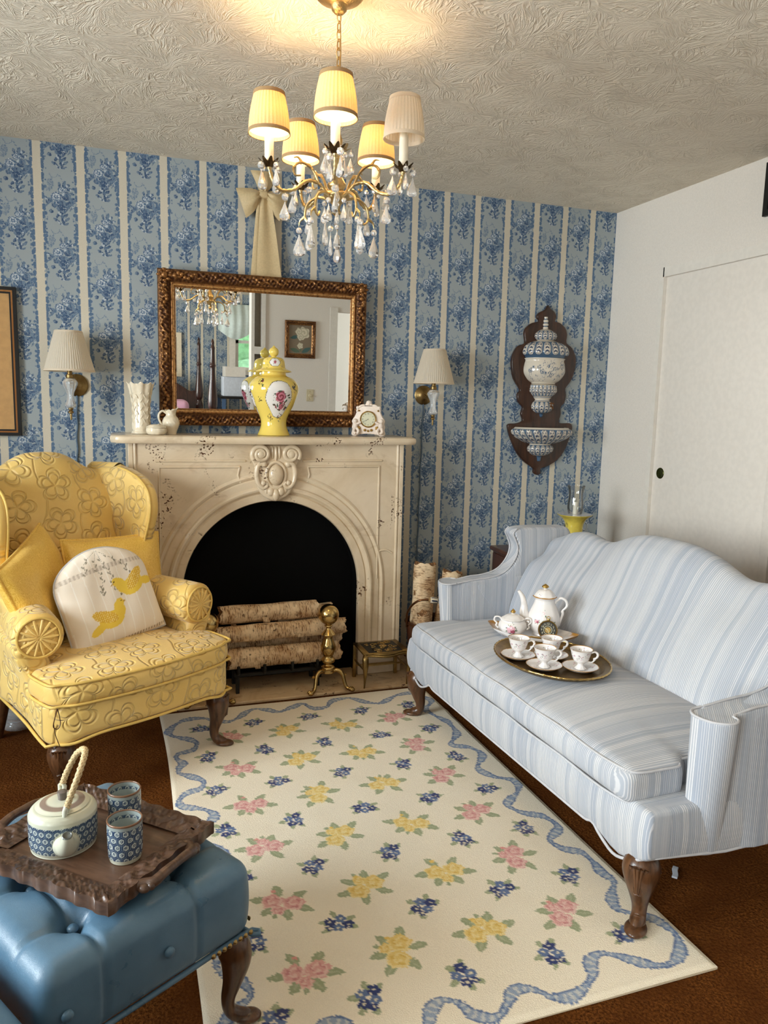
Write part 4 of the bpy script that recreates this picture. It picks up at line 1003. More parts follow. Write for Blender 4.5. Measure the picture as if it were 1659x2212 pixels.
# ------------------------------------------------------------------ blue and white wall fountain
def fountain():
    cx = 2.213; t = thing('wall_fountain', 'blue and white china wall fountain with basin on a dark scalloped board', 'wall fountain', (cx, -.002, 0))
    LAV = [(2.224, 1.914), (2.24, 1.897), (2.265, 1.881), (2.281, 1.855), (2.272, 1.831), (2.304, 1.824), (2.341, 1.796), (2.354, 1.761), (2.353, 1.719), (2.391, 1.691), (2.418, 1.637), (2.416, 1.576), (2.395, 1.514), (2.362, 1.47), (2.368, 1.434), (2.36, 1.391), (2.337, 1.365), (2.341, 1.329), (2.331, 1.285), (2.353, 1.276), (2.404, 1.277), (2.42, 1.258), (2.415, 1.224), (2.384, 1.136), (2.337, 1.073), (2.275, 1.036), (2.23, 1.021), (2.23, 0.996), (2.21, 0.986), (2.187, 0.999), (2.183, 1.024), (2.132, 1.055), (2.081, 1.104), (2.035, 1.184), (2.013, 1.244), (2.017, 1.268), (2.065, 1.272), (2.102, 1.288), (2.09, 1.324), (2.098, 1.36), (2.069, 1.39), (2.063, 1.432), (2.076, 1.456), (2.035, 1.514), (2.018, 1.585), (2.022, 1.638), (2.05, 1.687), (2.093, 1.706), (2.087, 1.753), (2.095, 1.786), (2.131, 1.814), (2.175, 1.826), (2.161, 1.845), (2.169, 1.869), (2.209, 1.89)]
    g = G().add(prism([(a-cx, b) for a, b in cr(LAV, 3, True)], .022, .007, 3)); bd = g.obj('backboard', MT['mahog'], t)
    BL, WH, DK = srgb(70, 96, 122), srgb(214, 204, 188), srgb(40, 60, 92)
    def gad(prof, n, name, nl, band=None, flower=False, par=None, twist=0, zz=None):
        V, F = lathe(fine(prof, 70), 240, a0=PI*.98, a1=2*PI*1.01); th = np.arctan2(V[:, 1], V[:, 0]); Z = V[:, 2]; z0, z1 = zz or (Z.min(), Z.max()); rr = np.hypot(V[:, 0], V[:, 1])
        c = np.tile(WH, (len(V), 1))
        if n:
            ph = (th*n/PI+twist*(Z-z0)/(z1-z0)); fr = ph-np.floor(ph)-.5; k = (Z-z0)/(z1-z0); lob = (np.abs(fr)/.40)**2+(np.abs(k-.5)/.47)**4 < 1; ins = (k > 0) & (k < 1)
            c[ins] = BL; c[ins & lob] = WH; edge = ((np.abs(fr)/.34)**2+(np.abs(k-.5)/.42)**4); c[ins & (edge > .72) & (edge < .98)] = DK
            c[ins & (np.abs(fr) < .22) & (np.sin(k*24+np.abs(fr)*9) > .1) & (k > .15) & (k < .8)] = DK
            s = 1+.05*np.sqrt(np.clip(1-(fr/.5)**2, 0, 1))*ins; V[:, 0] *= s; V[:, 1] *= s
        if flower:
            rs = random.Random(2); A = (th+PI/2)*.12
            for k in range(26): spray(A, Z, rs.uniform(-.15, .15), rs.uniform(1.515, 1.598), .020, 40+k, c, [BL, DK, BL, srgb(120, 140, 160)], 10)
            for k in range(16): paint_rose(A, Z, -.13+.0173*k, 1.555+.024*math.sin(k*2.4), .011+.004*math.cos(k*1.7), c, [WH, BL])
        if band:
            for (a, b) in band: c[(Z > a) & (Z < b)] = BL
        return G().add((V*np.array((1, .85, 1)), F), T(0, -.022, 0), col=c).obj(name, MT['glaze'], par or t, 70)
    cis = gad([(.0, 1.488), (.068, 1.488), (.070, 1.494), (.095, 1.510), (.118, 1.540), (.1235, 1.565), (.119, 1.595), (.114, 1.612), (.116, 1.620), (.113, 1.626), (.0, 1.626)], 0, 'cistern', 1, flower=True)
    gad([(.112, 1.626), (.118, 1.634), (.131, 1.650), (.131, 1.668), (.118, 1.692), (.085, 1.712), (.045, 1.722), (.0, 1.722)], 9, 'lid', 1, band=[(1.626, 1.640)], zz=(1.640, 1.712))
    gad([(.045, 1.722), (.055, 1.728), (.064, 1.742), (.060, 1.760), (.040, 1.776), (.018, 1.784), (.0, 1.785)], 7, 'lid_knob', 1, zz=(1.726, 1.774))
    gad([(.012, 1.784), (.016, 1.790), (.012, 1.800), (.017, 1.808), (.012, 1.818), (.015, 1.828), (.010, 1.838), (.010, 1.850), (.0, 1.850)], 0, 'finial', 1, band=[(1.797, 1.803), (1.815, 1.821), (1.835, 1.841)])
    gad([(.0, 1.420), (.050, 1.420), (.066, 1.432), (.079, 1.450), (.076, 1.470), (.068, 1.486), (.0, 1.488)], 11, 'neck_ring', 1, zz=(1.424, 1.482))
    gad([(.0, 1.395), (.045, 1.395), (.043, 1.404), (.052, 1.420), (.0, 1.421)], 0, 'collar', 1, band=[(1.396, 1.399), (1.415, 1.419)])
    gad([(.0, 1.306), (.008, 1.312), (.014, 1.326), (.040, 1.334), (.060, 1.352), (.064, 1.368), (.058, 1.386), (.045, 1.395), (.0, 1.395)], 7, 'spout_bowl', 1, band=[(1.30, 1.331)], zz=(1.333, 1.393))
    tp = G().add(tube([(.022, -.065, 1.372), (.030, -.088, 1.366), (.030, -.092, 1.352)], .005, 8)).add(rbox(.030, .005, .007, .002, c=(.026, -.084, 1.384))).add(rbox(.006, .005, .026, .002, c=(.026, -.080, 1.380))); tp.obj('tap', MT['copper'], t)
    gad([(.0, 1.160), (.060, 1.160), (.10, 1.170), (.145, 1.192), (.170, 1.216), (.174, 1.234), (.166, 1.244), (.160, 1.252), (.150, 1.252), (.150, 1.236), (.0, 1.200)], 13, 'basin', 1, zz=(1.163, 1.243), twist=.5)
    gad([(.0, 1.062), (.010, 1.066), (.016, 1.090), (.045, 1.100), (.072, 1.120), (.076, 1.140), (.064, 1.156), (.056, 1.162), (.0, 1.162)], 8, 'basin_foot', 1, band=[(1.06, 1.096)], zz=(1.100, 1.155))
fountain()

# ------------------------------------------------------------------ logs, grate, andirons, brass stool
def log(name, p0, p1, r, seed, label, group):
    p0, p1 = np.array(p0), np.array(p1); L = np.linalg.norm(p1-p0); rs = np.random.RandomState(seed); n, m = 40, 28; ph = rs.uniform(0, 6, 8); V = []; PCc = []
    for i in range(n):
        z = L*i/(n-1)
        for j in range(m):
            a = 2*PI*j/m; rr = r*(1+.05*math.sin(a*2+ph[0])+.035*math.sin(a*3+z*9+ph[1])+.03*math.sin(z*23+ph[2])+.02*math.sin(a*7+z*31+ph[3]))
            zz = z+(.006*math.sin(a*3+ph[4])+.004*math.sin(a*8+ph[5]) if i in (0, n-1) else 0); V.append((rr*math.cos(a), rr*math.sin(a), zz)); PCc.append((rr*math.cos(a)+ph[6], rr*math.sin(a)+ph[7], z+seed))
    A = orient(p0, p1-p0); g = G().add((np.array(V), gridf(n, m, cv=True)), A, pc=PCc)
    for q in range(5):      # curls of loose bark
        z = rs.uniform(.08, .92)*L; a = rs.uniform(0, 6.28); P = [(r*1.02*math.cos(a+.5*k/5), r*1.02*math.sin(a+.5*k/5)+0*k, z+.0015*k) for k in range(5)]
        W = np.array([(x*(1+.05*k), y*(1+.05*k), zz+d) for d in (0, .025) for k, (x, y, zz) in enumerate(P)]); g.add((W, gridf(2, 5)), A, pc=lambda x, y, z: (x+3, y, z*2))
    t = g.obj(name, MT['birch'], None, 60); tag(t, label, 'log', group)
    g = G()
    for i, sgn in ((0, 1), (n-1, -1)):
        ring = np.array(V[i*m:(i+1)*m]); c = ring.mean(0)+np.array((0, 0, sgn*.003)); W = np.vstack([ring*.985+c*.015, c[None]]); g.add((W, [((j+1) % m, j, m) if i == 0 else (j, (j+1) % m, m) for j in range(m)]), A, pc=W-c)
    e = g.obj('cut_end', MT['logend'], t); e['kind'] = 'stuff'
    return t
gl = 'birch logs in the fireplace'
log('birch_log', (.418, -.285, .372), (.878, -.265, .372), .044, 1, 'short birch log lying on top of the fireplace stack', gl)
log('birch_log', (.395, -.320, .290), (1.012, -.305, .290), .041, 2, 'long birch log just under the top log, running behind the brass ball', gl)
log('birch_log', (.450, -.235, .222), (1.010, -.225, .222), .045, 3, 'shaded birch log between the upper and lowest logs of the stack', gl)
log('birch_log', (.450, -.325, .172), (.985, -.310, .172), .046, 4, 'lowest birch log of the stack, resting in the black grate', gl)
log('birch_log', (.700, -.200, .318), (.975, -.192, .333), .046, 5, 'stubby birch log peeking out behind the right end of the top log', gl)
t = thing('log_grate', 'black iron grate holding the birch logs', 'grate', (.68, -.27, HZ))
for x in (-.19, -.07, .06, .18):
    P = cr([(x, .09, .15), (x, .085, .105), (x, -.10, .098), (x, -.118, .140)], 5); G().add(tube(P, .0075, 6)).obj('grate_bar', MT['blackmetal'], t)
for y in (.05, -.08): G().add(box(-.205, .205, y-.008, y+.008, .080, .094)).obj('cross_bar', MT['blackmetal'], t)
for x, y in ((-.19, -.08), (.19, -.08), (-.19, .05), (.19, .05)): G().add(box(x-.008, x+.008, y-.008, y+.008, 0, .082)).obj('leg', MT['blackmetal'], t)
def andiron(x, y, label):
    t = thing('andiron', label, 'andiron', (x, y, HZ), 0, 'brass andirons')
    prof = cr([(.0, .078), (.024, .078), (.027, .084), (.026, .094), (.029, .098), (.027, .104), (.018, .110), (.016, .116), (.026, .124), (.029, .134), (.022, .142), (.019, .150), (.024, .160), (.0305, .178), (.029, .196), (.022, .214), (.0175, .228), (.020, .236), (.029, .240), (.024, .248), (.012, .262), (.010, .270), (.016, .276), (.012, .282), (.0, .284)], 5)
    G().add(lathe([(r*1.16, .078+(z-.078)*1.150) for r, z in prof], 36)).obj('baluster', MT['brass'], t)
    G().add(ell((0, 0, .361), .0490, .0490, .0490, 40, 24)).obj('ball_finial', MT['brass'], t)
    for s in (-1, 1):
        P = cr([(s*.012, -.002, .082), (s*.040, -.016, .092), (s*.062, -.030, .075), (s*.070, -.042, .040), (s*.078, -.052, .016), (s*.094, -.066, .009)], 6); L = G().add(tube(P, np.linspace(.011, .0075, len(P)), 10))
        for k in (-1, 0, 1): L.add(ell((s*(.094+.006*abs(k)), -.066-.008*k*s*0-.009*k, .010), .013, .0075, .0095, 12, 8))
        L.add(tube(cr([(s*.062, -.028, .072), (s*.076, -.028, .070), (s*.082, -.030, .076)], 4), [.006]*8+[.002], 6)); L.obj('leg', MT['brass'], t)
    P = cr([(0, .01, .092), (0, .08, .092), (0, .14, .075), (0, .16, .0)], 6); G().add(tube(P, .010, 6)).obj('rear_bar', MT['blackmetal'], t)
    return t
a = andiron(.908, -.400, 'brass ball-topped andiron in front of the right end of the logs')
dup(a, loc=(.352, -.400, HZ), label='brass ball-topped andiron half hidden by the yellow armchair')
def stool():
    t = thing('brass_stool', 'low brass footstool with pierced top standing on the hearth', 'stool', (1.182, -.369, HZ)); M_ = MT['oldbrass']; zt = .165
    front = [(-.118, -.095), (-.095, -.088), (-.06, -.096), (-.03, -.112), (0, -.118), (.03, -.112), (.06, -.096), (.095, -.088), (.118, -.095)]
    poly = [(.114, .095), (-.114, .095)]+[tuple(p) for p in cr(front, 4)]
    G().add(prism(poly, .006, .0015, 1, 'xy'), T(0, 0, zt)).add(tube([(p[0], p[1]+.001, zt-.006) for p in cr(front, 4)], .0065, 8)).obj('top_plate', M_, t)
    g = G(); rs = random.Random(3); dk = G()
    dk.add(box(-.086, .086, -.078, .074, zt+.0055, zt+.0066)); dk.obj('shade_panel', MT['blackmetal'], t)  # solid dark sheet stands in for shade in the openings of the top
    for k in range(20):
        x, y = rs.uniform(-.074, .074), rs.uniform(-.066, .062); r = rs.uniform(.010, .019); a0 = rs.uniform(0, 6.28); P = [(x+r*(1-.7*q/14)*math.cos(a0+q*.5), y+r*(1-.7*q/14)*math.sin(a0+q*.5), zt+.0068) for q in range(14)]; g.add(tube(P, np.linspace(.003, .0016, 14), 6))
    for q in range(7): a = q*.897; g.add(ell((.012+.013*math.cos(a), .004+.013*math.sin(a), zt+.008), .008, .006, .003, 8, 6))
    g.add(ell((.012, .004, zt+.009), .006, .006, .004)); g.obj('scroll_work', MT['brass'], t)['kind'] = 'stuff'
    for x in (-.108, .108):
        G().add(box(x-.010, x+.006, .072, .088, 0, zt, .002)).obj('leg', M_, t)
        P = cr([(x, -.082, zt), (x*1.02, -.100, zt-.022), (x*1.02, -.102, zt-.060), (x, -.090, .045), (x, -.082, 0)], 5); G().add(tube(P, np.interp(np.linspace(0, 1, len(P)), [0, .2, .45, .75, 1], [.008, .016, .014, .006, .0035]), 10)).obj('leg', M_, t)
        G().add(box(x-.003, x+.003, -.09, .078, .085, .092)).obj('side_stretcher', M_, t)
    G().add(box(-.106, .106, -.004, .003, .078, .085)).obj('stretcher', M_, t); G().add(box(-.106, .106, .076, .083, .055, .062)).obj('stretcher', M_, t)
stool()
# ------------------------------------------------------------------ cabriole leg
def cabriole(h, kick=(1, -1), s=1.0, r0=.036, n=14):
    """leg from z=h down to the floor, knee and foot swung out along kick (unit xy)"""
    k = np.array(kick, float); k /= np.linalg.norm(k)
    pts = [(-.012, h+.02, r0*.62), (-.004, h*.94, r0*.80), (.010, h*.80, r0*.98), (.012, h*.65, r0*.84), (.006, h*.46, r0*.58), (-.002, h*.29, r0*.42), (.000, h*.17, r0*.38), (.012, h*.085+.004, r0*.42), (.030, .017, r0*.36), (.046, .011, r0*.20)]
    P = cr([(d*s*k[0], d*s*k[1], z) for d, z, r in pts], 6); R = cr([(r, 0, 0) for _, _, r in pts], 6)[:, 0]
    V, F = tube(P, R, n); W, F2 = ell((0, 0, 0), 1, 1, 1, 20, 10); a = math.atan2(k[1], k[0]); q = W*np.array((r0*.82, r0*.58, .0125)); q = np.stack([q[:, 0]*math.cos(a)-q[:, 1]*math.sin(a), q[:, 0]*math.sin(a)+q[:, 1]*math.cos(a), q[:, 2]], -1)+np.array((.034*s*k[0], .034*s*k[1], .0128))
    return np.vstack([V, q]), F+[tuple(i+len(V) for i in f) for f in F2]
def shell(h, kick, r0=.036):
    """carved shell on the knee"""
    k = np.array(kick, float); k /= np.linalg.norm(k); p = np.array((-k[1], k[0])); g = G()
    for q in range(-3, 4):
        P = []
        for u in np.linspace(0, 1, 7):
            off = q*.0095*(1-u*.72); dep = r0*(.93-.10*u)+.012-.0028*q*q*(1-u*.6)*.9; P.append((dep*k[0]+off*p[0], dep*k[1]+off*p[1], h*.90-u*h*.36+.004*math.cos(q*.8)))
        g.add(tube(cr(P, 2), np.linspace(.0058, .0022, 13), 7))
    return g

# ------------------------------------------------------------------ sofa
def sofa():
    t = thing('camelback_sofa', 'pale blue and white striped camelback sofa with carved legs, right of the rug', 'sofa', (1.172+.018*.999, -1.53, 0), math.radians(-88)); M_ = MT['sofa']; PP = MT['piping']
    along = lambda x, y, z: (x, 0, 0)
    # base rail with a scalloped lower edge
    def scal(x):
        a = abs(x); return -.030*math.exp(-((a-.64)/.060)**2)+.012*math.exp(-((a-.545)/.02)**2)+(.045*max(0, (a-.70)/.085)**1.5)
    def wr(x, y, z):
        if z < 0: z = z+scal(x)*max(0, 1-(y+.35)/.25)*(-z/.076) + (0.03 if y > .1 else 0)*(-z/.076)
        bul = .012*math.cos(z/.076*1.4); yy = y-(bul if y < -.2 else 0); xx = x+(.010*math.cos(z/.076*1.4)*(1 if x > 0 else -1) if abs(x) > .7 else 0)
        return xx, yy, z
    g = G().add(rbox(1.53, .70, .152, .014, (44, 12, 4), (0, .362, .281), wr, (.3, .6, .85)), pc=lambda x, y, z: (x if y < .04 else (y+.1 if abs(x) > .74 else x), 0, 0)); g.obj('base_rail', M_, t, 180)
    xs = np.linspace(-.735, .735, 90); P = [(x, .010, .281-.076+scal(x)+.003) for x in xs]; side = [(.768, y, .281-.076+scal(.765)*max(0, 1-(y-.012)/.25)+.004+.03*(y > .46)) for y in np.linspace(.035, .70, 24)]
    G().add(tube([(-a, b, c) for a, b, c in side[::-1]]+P+side, .0042, 8)).obj('bottom_welt', PP, t)
    # T shaped seat cushion
    def wc(x, y, z):
        u = min(1, abs(x)/.70); f = 1-max(0, min(1, (y+.24-.165)/.03))*.050; x2 = x*f
        if z > 0: z = z+.044*max(0, 1-u**3.5)*max(0, 1-((y-.02)/.27)**2)
        bul = .010*math.cos(z/.045*1.2); y2 = y-(bul if y < -.19 else 0)
        return x2, y2, z
    g = G().add(rbox(1.405, .50, .098, .032, (44, 22, 3), (0, .243, .391), wc, (.3, .6, .85)), pc=lambda x, y, z: (x if abs(x) < .66 or z > .43 else (.66+y), 0, 0)); cu = g.obj('seat_cushion', M_, t, 180)
    for z, dz in ((.432, .004), (.347, -.003)):
        pts = [(-.668, .46, z), (-.668, .20, z), (-.672, .172, z), (-.700, .155, z), (-.702, .10, z), (-.698, .03, z), (-.672, .004, z)]+[(x, -.006, z+(.002*math.sin(x*20))) for x in np.linspace(-.60, .60, 30)]
        pts = pts+[(-a, b, c) for a, b, c in pts[:7][::-1]]; G().add(tube(cr(pts, 4), .0036, 8)).obj('cushion_welt', PP, cu)
    # camel back
    def zt(x):
        a = abs(x-.01); return .805+.088*math.exp(-(a/.30)**4)*(1-.25*(a/.33)**2)+.030*math.exp(-((a-.50)/.12)**2)-.02*max(0, (a-.6)/.08)
    V = []; XS = np.linspace(-.70, .70, 71); sec0 = None
    for x in XS:
        h = zt(x); e = .010*(1-(abs(x)/.7)**2)
        sec = cr([(.47, .34), (.462-e, .44), (.490-e, .54), (.555-e, .66), (.625-e*.6, h-.075), (.662, h-.022), (.695, h-.002), (.735, h-.006), (.765, h-.035), (.780, h-.12), (.785, .55), (.775, .30)], 5)
        V += [(x, a, b) for a, b in sec]
    n = len(sec); g = G().add((np.array(V), gridf(len(XS), n)), pc=along)
    for i in (0, len(XS)-1): g.add((np.array(V[i*n:(i+1)*n]), [tuple(range(n))]), pc=along)
    g.obj('backrest', M_, t, 80)
    # arms with wings
    for s in (-1, 1):
        g = G()
        fp = cr([(.705, .20), (.706, .170), (.722, .150), (.750, .143), (.782, .150), (.806, .172), (.814, .200), (.806, .224), (.790, .226), (.786, .245), (.788, .32), (.790, .50), (.790, .76), (.705, .76), (.705, .50), (.705, .32)], 4, True)
        V, F = prism([(s*a, b) for a, b in fp], .383, .010, 3, 'xy'); V[:, 2] += .208; low = np.clip((.42-V[:, 2])/.2, 0, 1)**1.5; V[:, 0] -= s*low*np.clip((np.abs(V[:, 0])-.70)/.1, 0, 1.2)*.038*np.clip((.36-V[:, 1])/.10, 0.15, 1); V[:, 1] += low*.02*(V[:, 1] < .3); V[:, 2] += .03*(V[:, 1] > .46)*(V[:, 2] < .3)
        V[:, 2] += np.where(V[:, 2] > .5, .018*np.clip((V[:, 1]-.15)/.25, 0, 1), 0)
        V[:, 0] += s*.012*np.exp(-((V[:, 1]-.19)/.06)**2)*np.clip((V[:, 2]-.3)/.3, 0, 1)
        arc = lambda x, y, z: (y*1.0+abs(x)*.8, 0, 0)
        g.add((V, F), pc=arc)
        out = cr([(.30, .56), (.355, .604), (.420, .620), (.470, .654), (.500, .700), (.508, .740), (.496, .775), (.484, .798), (.494, .816), (.52, .824), (.58, .826), (.70, .822), (.775, .810), (.80, .70), (.795, .40), (.50, .38)], 5, True)
        V, F = prism(out, .086, .020, 4, 'yz'); V = V*np.array((s, 1, 1))+np.array((s*.704, 0, 0)); F = F if s > 0 else [f[::-1] for f in F]
        V[:, 0] += s*.016*np.clip((V[:, 2]-.62)/.2, 0, 1)
        g.add((V, F), pc=arc); g.obj('arm', M_, t, 60)
        for xx in (.712, .783):
            edge = [(s*xx, .205 if xx < .75 else .235, .594), (s*xx, .30, .605), (s*xx, .362, .609), (s*xx, .424, .624), (s*xx, .466, .653), (s*xx, .496, .700), (s*(xx+.006), .504, .740), (s*(xx+.010), .492, .776), (s*(xx+.012), .482, .800), (s*(xx+.010), .498, .822)]
            G().add(tube(cr(edge, 5), .0036, 8)).obj('arm_welt', PP, t)
        fr = cr([(.710, .20, .594), (.712, .170, .591), (.728, .152, .590), (.752, .146, .590), (.786, .153, .590), (.812, .173, .591), (.822, .200, .592), (.812, .222, .594), (.795, .224, .596), (.789, .235, .597)], 4); G().add(tube(fr*np.array((s, 1, 1)), .0038, 8)).obj('arm_welt', PP, t)
        # legs
        hleg = .212; kick = (s*.8, -1)
        L = G().add(cabriole(hleg, kick, 1.0, .050), T(s*.712, .046, .010)).obj('leg', MT['walnut'], t, 180); sh = shell(hleg, kick, .050); sh.obj('shell_carving', MT['walnut'], L, 180).location = (s*.712, .046, .010)
        G().add(tube(cr([(s*.70, .66, .25), (s*.70, .67, .15), (s*.70, .70, .0)], 5), np.linspace(.026, .018, 11), 8)).obj('leg', MT['walnut'], t)
sofa()

# ------------------------------------------------------------------ yellow wing chair
def wingchair():
    t = thing('wing_chair', 'yellow quilted wing armchair with cabriole legs beside the fireplace', 'armchair', (.087, -1.040, 0), math.radians(29)); Q = MT['quilt']; YP = MT['ypiping']
    q2 = lambda x, y, z: (x+.5, y+z, 0)
    bow = lambda x: .045*(1-(min(1, abs(x)/.36))**2)-.045*max(0, (abs(x)-.27)/.09)**2
    def wr(x, y, z):
        f = 1-.20*max(0, (y+.34)/.70); fy = max(0, 1-(y+.34)/.2)
        if z < 0: z = z-.020*math.exp(-((abs(x)-.31)/.07)**2)*(-z/.062)*(fy+.6*math.exp(-((y+.25)/.13)**2)*(abs(x) > .3))
        return x*f, y-bow(x)*fy+ (.02 if z > .05 else 0)*fy, z
    g = G().add(rbox(.735, .70, .124, .026, (26, 20, 5), (0, .352, .309), wr, (.3, .6, .85)), pc=lambda x, y, z: ((x if y < .06 or abs(x) < .3 else y+.2)+.5, z+(y if y > .08 and abs(x) < .3 else 0)+.3, 0)); g.obj('seat_rail', Q, t, 180)
    xs = np.linspace(-.335, .335, 44); P = [(x, .006-bow(x), .249-.020*math.exp(-((abs(x)-.31)/.07)**2)) for x in xs]; sd = [(.368*(1-.20*max(0, (y-.012)/.70)), y, .249-.020*(max(0, 1-(y-.012)/.2)+.6*math.exp(-((y-.102)/.13)**2))*math.exp(-((.355-.31)/.07)**2)) for y in np.linspace(.03, .69, 22)]
    G().add(tube([(-a, b, c) for a, b, c in sd[::-1]]+P+sd, .0055, 8)).obj('bottom_welt', YP, t)
    def wc(x, y, z):
        f = 1-.24*max(0, min(1, (y+.28-.155)/.045)); fy = max(0, 1-(y+.28)/.40); u = min(1, abs(x)/.36)
        if z > 0: z = z+.034*(1-u**3)*max(0, 1-((y-.02)/.31)**2)
        return x*f, y-bow(x)*fy-(.008*math.cos(z*26) if y < -.24 else 0), z
    cu = G().add(rbox(.716, .565, .082, .026, (28, 22, 4), (0, .280, .400), wc, (.3, .6, .85)), pc=lambda x, y, z: (x+.5, y+z+.1, 0)).obj('seat_cushion', Q, t, 180)
    for z in (.436, .364):
        pts = [(-.272, .52, z), (-.274, .22, z), (-.285, .188, z), (-.340, .170, z), (-.357, .150, z), (-.358, .06, z), (-.350, .012, z)]+[(x, -.004-bow(x), z) for x in np.linspace(-.32, .32, 22)]
        pts += [(-a, b, c) for a, b, c in pts[:7][::-1]]; G().add(tube(cr(pts, 4), .0052, 8)).obj('cushion_welt', YP, cu)
    # back
    def zt(x):
        a = abs(x+.03); return 1.050+.085*math.exp(-(a/.160)**3.2)+.0*a
    XS = np.linspace(-.285, .225, 41); V = []; PCc = []
    for x in XS:
        h = zt(x); e = .030*(1-(abs(x+.03)/.255)**2); w = .84+.16*0
        sec = cr([(.585, .36), (.545-e, .46), (.560-e, .56), (.600-e, .75), (.650-e, .94), (.690-e*.5, h-.05), (.715, h-.010), (.745, h), (.775, h-.012), (.795, h-.06), (.79, .8), (.74, .30)], 5)
        tap = lambda z: .80+.20*min(1, max(0, (z-.45)/.4))
        V += [(x*tap(b), a, b) for a, b in sec]; PCc += [(x+.4, b+a*.3, 0) for a, b in sec]
    n = len(sec); g = G().add((np.array(V), gridf(len(XS), n)), pc=PCc)
    for i in (0, len(XS)-1): g.add((np.array(V[i*n:(i+1)*n]), [tuple(range(n))]))
    g.obj('backrest', Q, t, 80)
    for s in (-1, 1):
        # wing: grid from the back edge forward, with a rounded front edge
        rows = [(.52, .70, .26), (.58, .71, .27), (.66, .725, .44), (.72, .735, .455), (.78, .745, .455), (.85, .755, .43), (.92, .765, .415), (.985, .77, .43), (1.03, .775, .49), (1.058, .775, .58), (1.068, .775, .66)]
        R_ = cr([(z, yb, yf) for z, yb, yf in rows], 4); V = []; PCc = []
        m = 16
        for (z, yb, yf) in R_:
            lx = lambda u: (.180 if s > 0 else .240)+.050*math.sin(u*PI*.5)**1.1*(.8+.35*min(1, (z-.5)/.4))
            inner = [(lx(u), yb+(yf-yb)*u) for u in np.linspace(0, 1, m)]
            th = .055; tip = inner[-1]; rnd = [(tip[0]+th*.5-math.cos(a)*th*.5, tip[1]-math.sin(a)*th*.42) for a in np.linspace(.35, PI-.35, 6)]
            outer = [(x+th, y) for x, y in inner[::-1]]
            zz = z
            for (x, y) in inner+rnd+outer:
                pu = min(1, max(0, (1.068-z)/.03)); V.append((s*x, y, zz)); PCc.append((y+.2, z+.1, 0))
        n = 2*m+6; g = G(); g.add((np.array(V), gridf(len(R_), n) if s < 0 else [f[::-1] for f in gridf(len(R_), n)]), pc=PCc)
        top = V[-n:]; inn, out = top[:m], top[m+6:][::-1]; W = []
        for a, b in zip(inn, out):
            for v in np.linspace(0, 1, 6): W.append((a[0]+(b[0]-a[0])*v, a[1]+(b[1]-a[1])*v, a[2]+.018*math.sin(PI*v)))
        g.add((np.array(W), gridf(m, 6)), pc=lambda x, y, z: (y+.2, z+.1, 0)); rr = top[m-1:m+7]; g.add((np.array(rr+[tuple(np.mean(rr, 0)+np.array((0, .004, .012)))]), [(k, k+1, len(rr)) for k in range(len(rr)-1)]), pc=lambda x, y, z: (y+.2, z+.1, 0))
        g.obj('wing', Q, t, 100)
        ed = [(V[i*n+m+1][0], V[i*n+m+1][1]-.003, V[i*n+m+1][2]) for i in range(8, len(R_))]; G().add(tube(ed, .0050, 8)).obj('wing_welt', YP, t)
        # rolled arm
        g = G(); cxr, czr, r = s*.228, .556, .082; AR = T(s*.228, .55, 0) @ RZ(s*13) @ T(-s*.228, -.55, 0); ax = []
        for y in cr([(.150, 0, 0), (.156, 0, 0), (.165, 0, 0), (.25, 0, 0), (.35, 0, 0), (.50, 0, 0), (.68, 0, 0)], 4)[:, 0]: ax.append(y)
        V = []; PCc = []; m = 28
        for y in ax:
            rr = r*(1-.42*math.exp(-((y-.150)/.008)**2))*(1-.10*min(1, (y-.15)/.5)); zc = czr-.006*(y-.15)+.012*math.sin((y-.15)*5); xc = cxr
            for j in range(m):
                a = 2*PI*j/m; V.append((xc+rr*math.cos(a)*1.02, y, zc+rr*math.sin(a))); PCc.append((y+.15, a*r+.3, 0))
        g.add((np.array(V), gridf(len(ax), m, cv=True)), AR, pc=PCc); g.add((np.array(V[:m]+[(cxr, .146, czr)]), [(j, (j+1) % m, m) for j in range(m)]), AR, pc=lambda x, y, z: (x, z, 0))
        g.add(rbox(.105, .50, .26, .030, (4, 10, 6), (s*.300, .425, .400), lambda x, y, z: (x+s*.05*max(0, z/.13)*max(0, -y/.25)-s*.03*max(0, y/.25)*max(0, z/.13), y, z), (.3, .6, .85)), pc=lambda x, y, z: (y+x*.7+.3, z+.15, 0)); o = g.obj('arm', Q, t, 70)
        pl_ = [(cxr+.068*math.cos(a), .152, czr+.068*math.sin(a)) for a in np.linspace(0, 2*PI, 30, endpoint=False)]; G().add(tube(pl_, .0042, 7, closed=True), AR).obj('scroll_welt', YP, o)
        rp = G()
        for k in range(14): a = k*2*PI/14; rp.add(tube([(cxr+.008*math.cos(a), .147, czr+.008*math.sin(a)), (cxr+.034*math.cos(a), .1485, czr+.034*math.sin(a)), (cxr+.062*math.cos(a), .152, czr+.062*math.sin(a))], [.002, .0055, .004], 7), AR, pc=lambda x, y, z: (9.2, 9.2, 0))
        pt = rp.obj('pleated_scroll', Q, o); pt['kind'] = 'stuff'
        kick = (s*.7, -1); zf = .008 if s > 0 else .0
        L = G().add(cabriole(.232, kick, 1.15, .046), T(s*.305, .052, zf)).obj('leg', MT['walnut'], t, 180); sh = shell(.232, kick, .046); sh.obj('shell_carving', MT['walnut'], L, 180).location = (s*.305, .052, zf)
        G().add(tube(cr([(s*.25, .64, .26), (s*.25, .66, .15), (s*.25, .73, .0)], 5), np.linspace(.024, .017, 11), 8)).obj('leg', MT['walnut'], t)
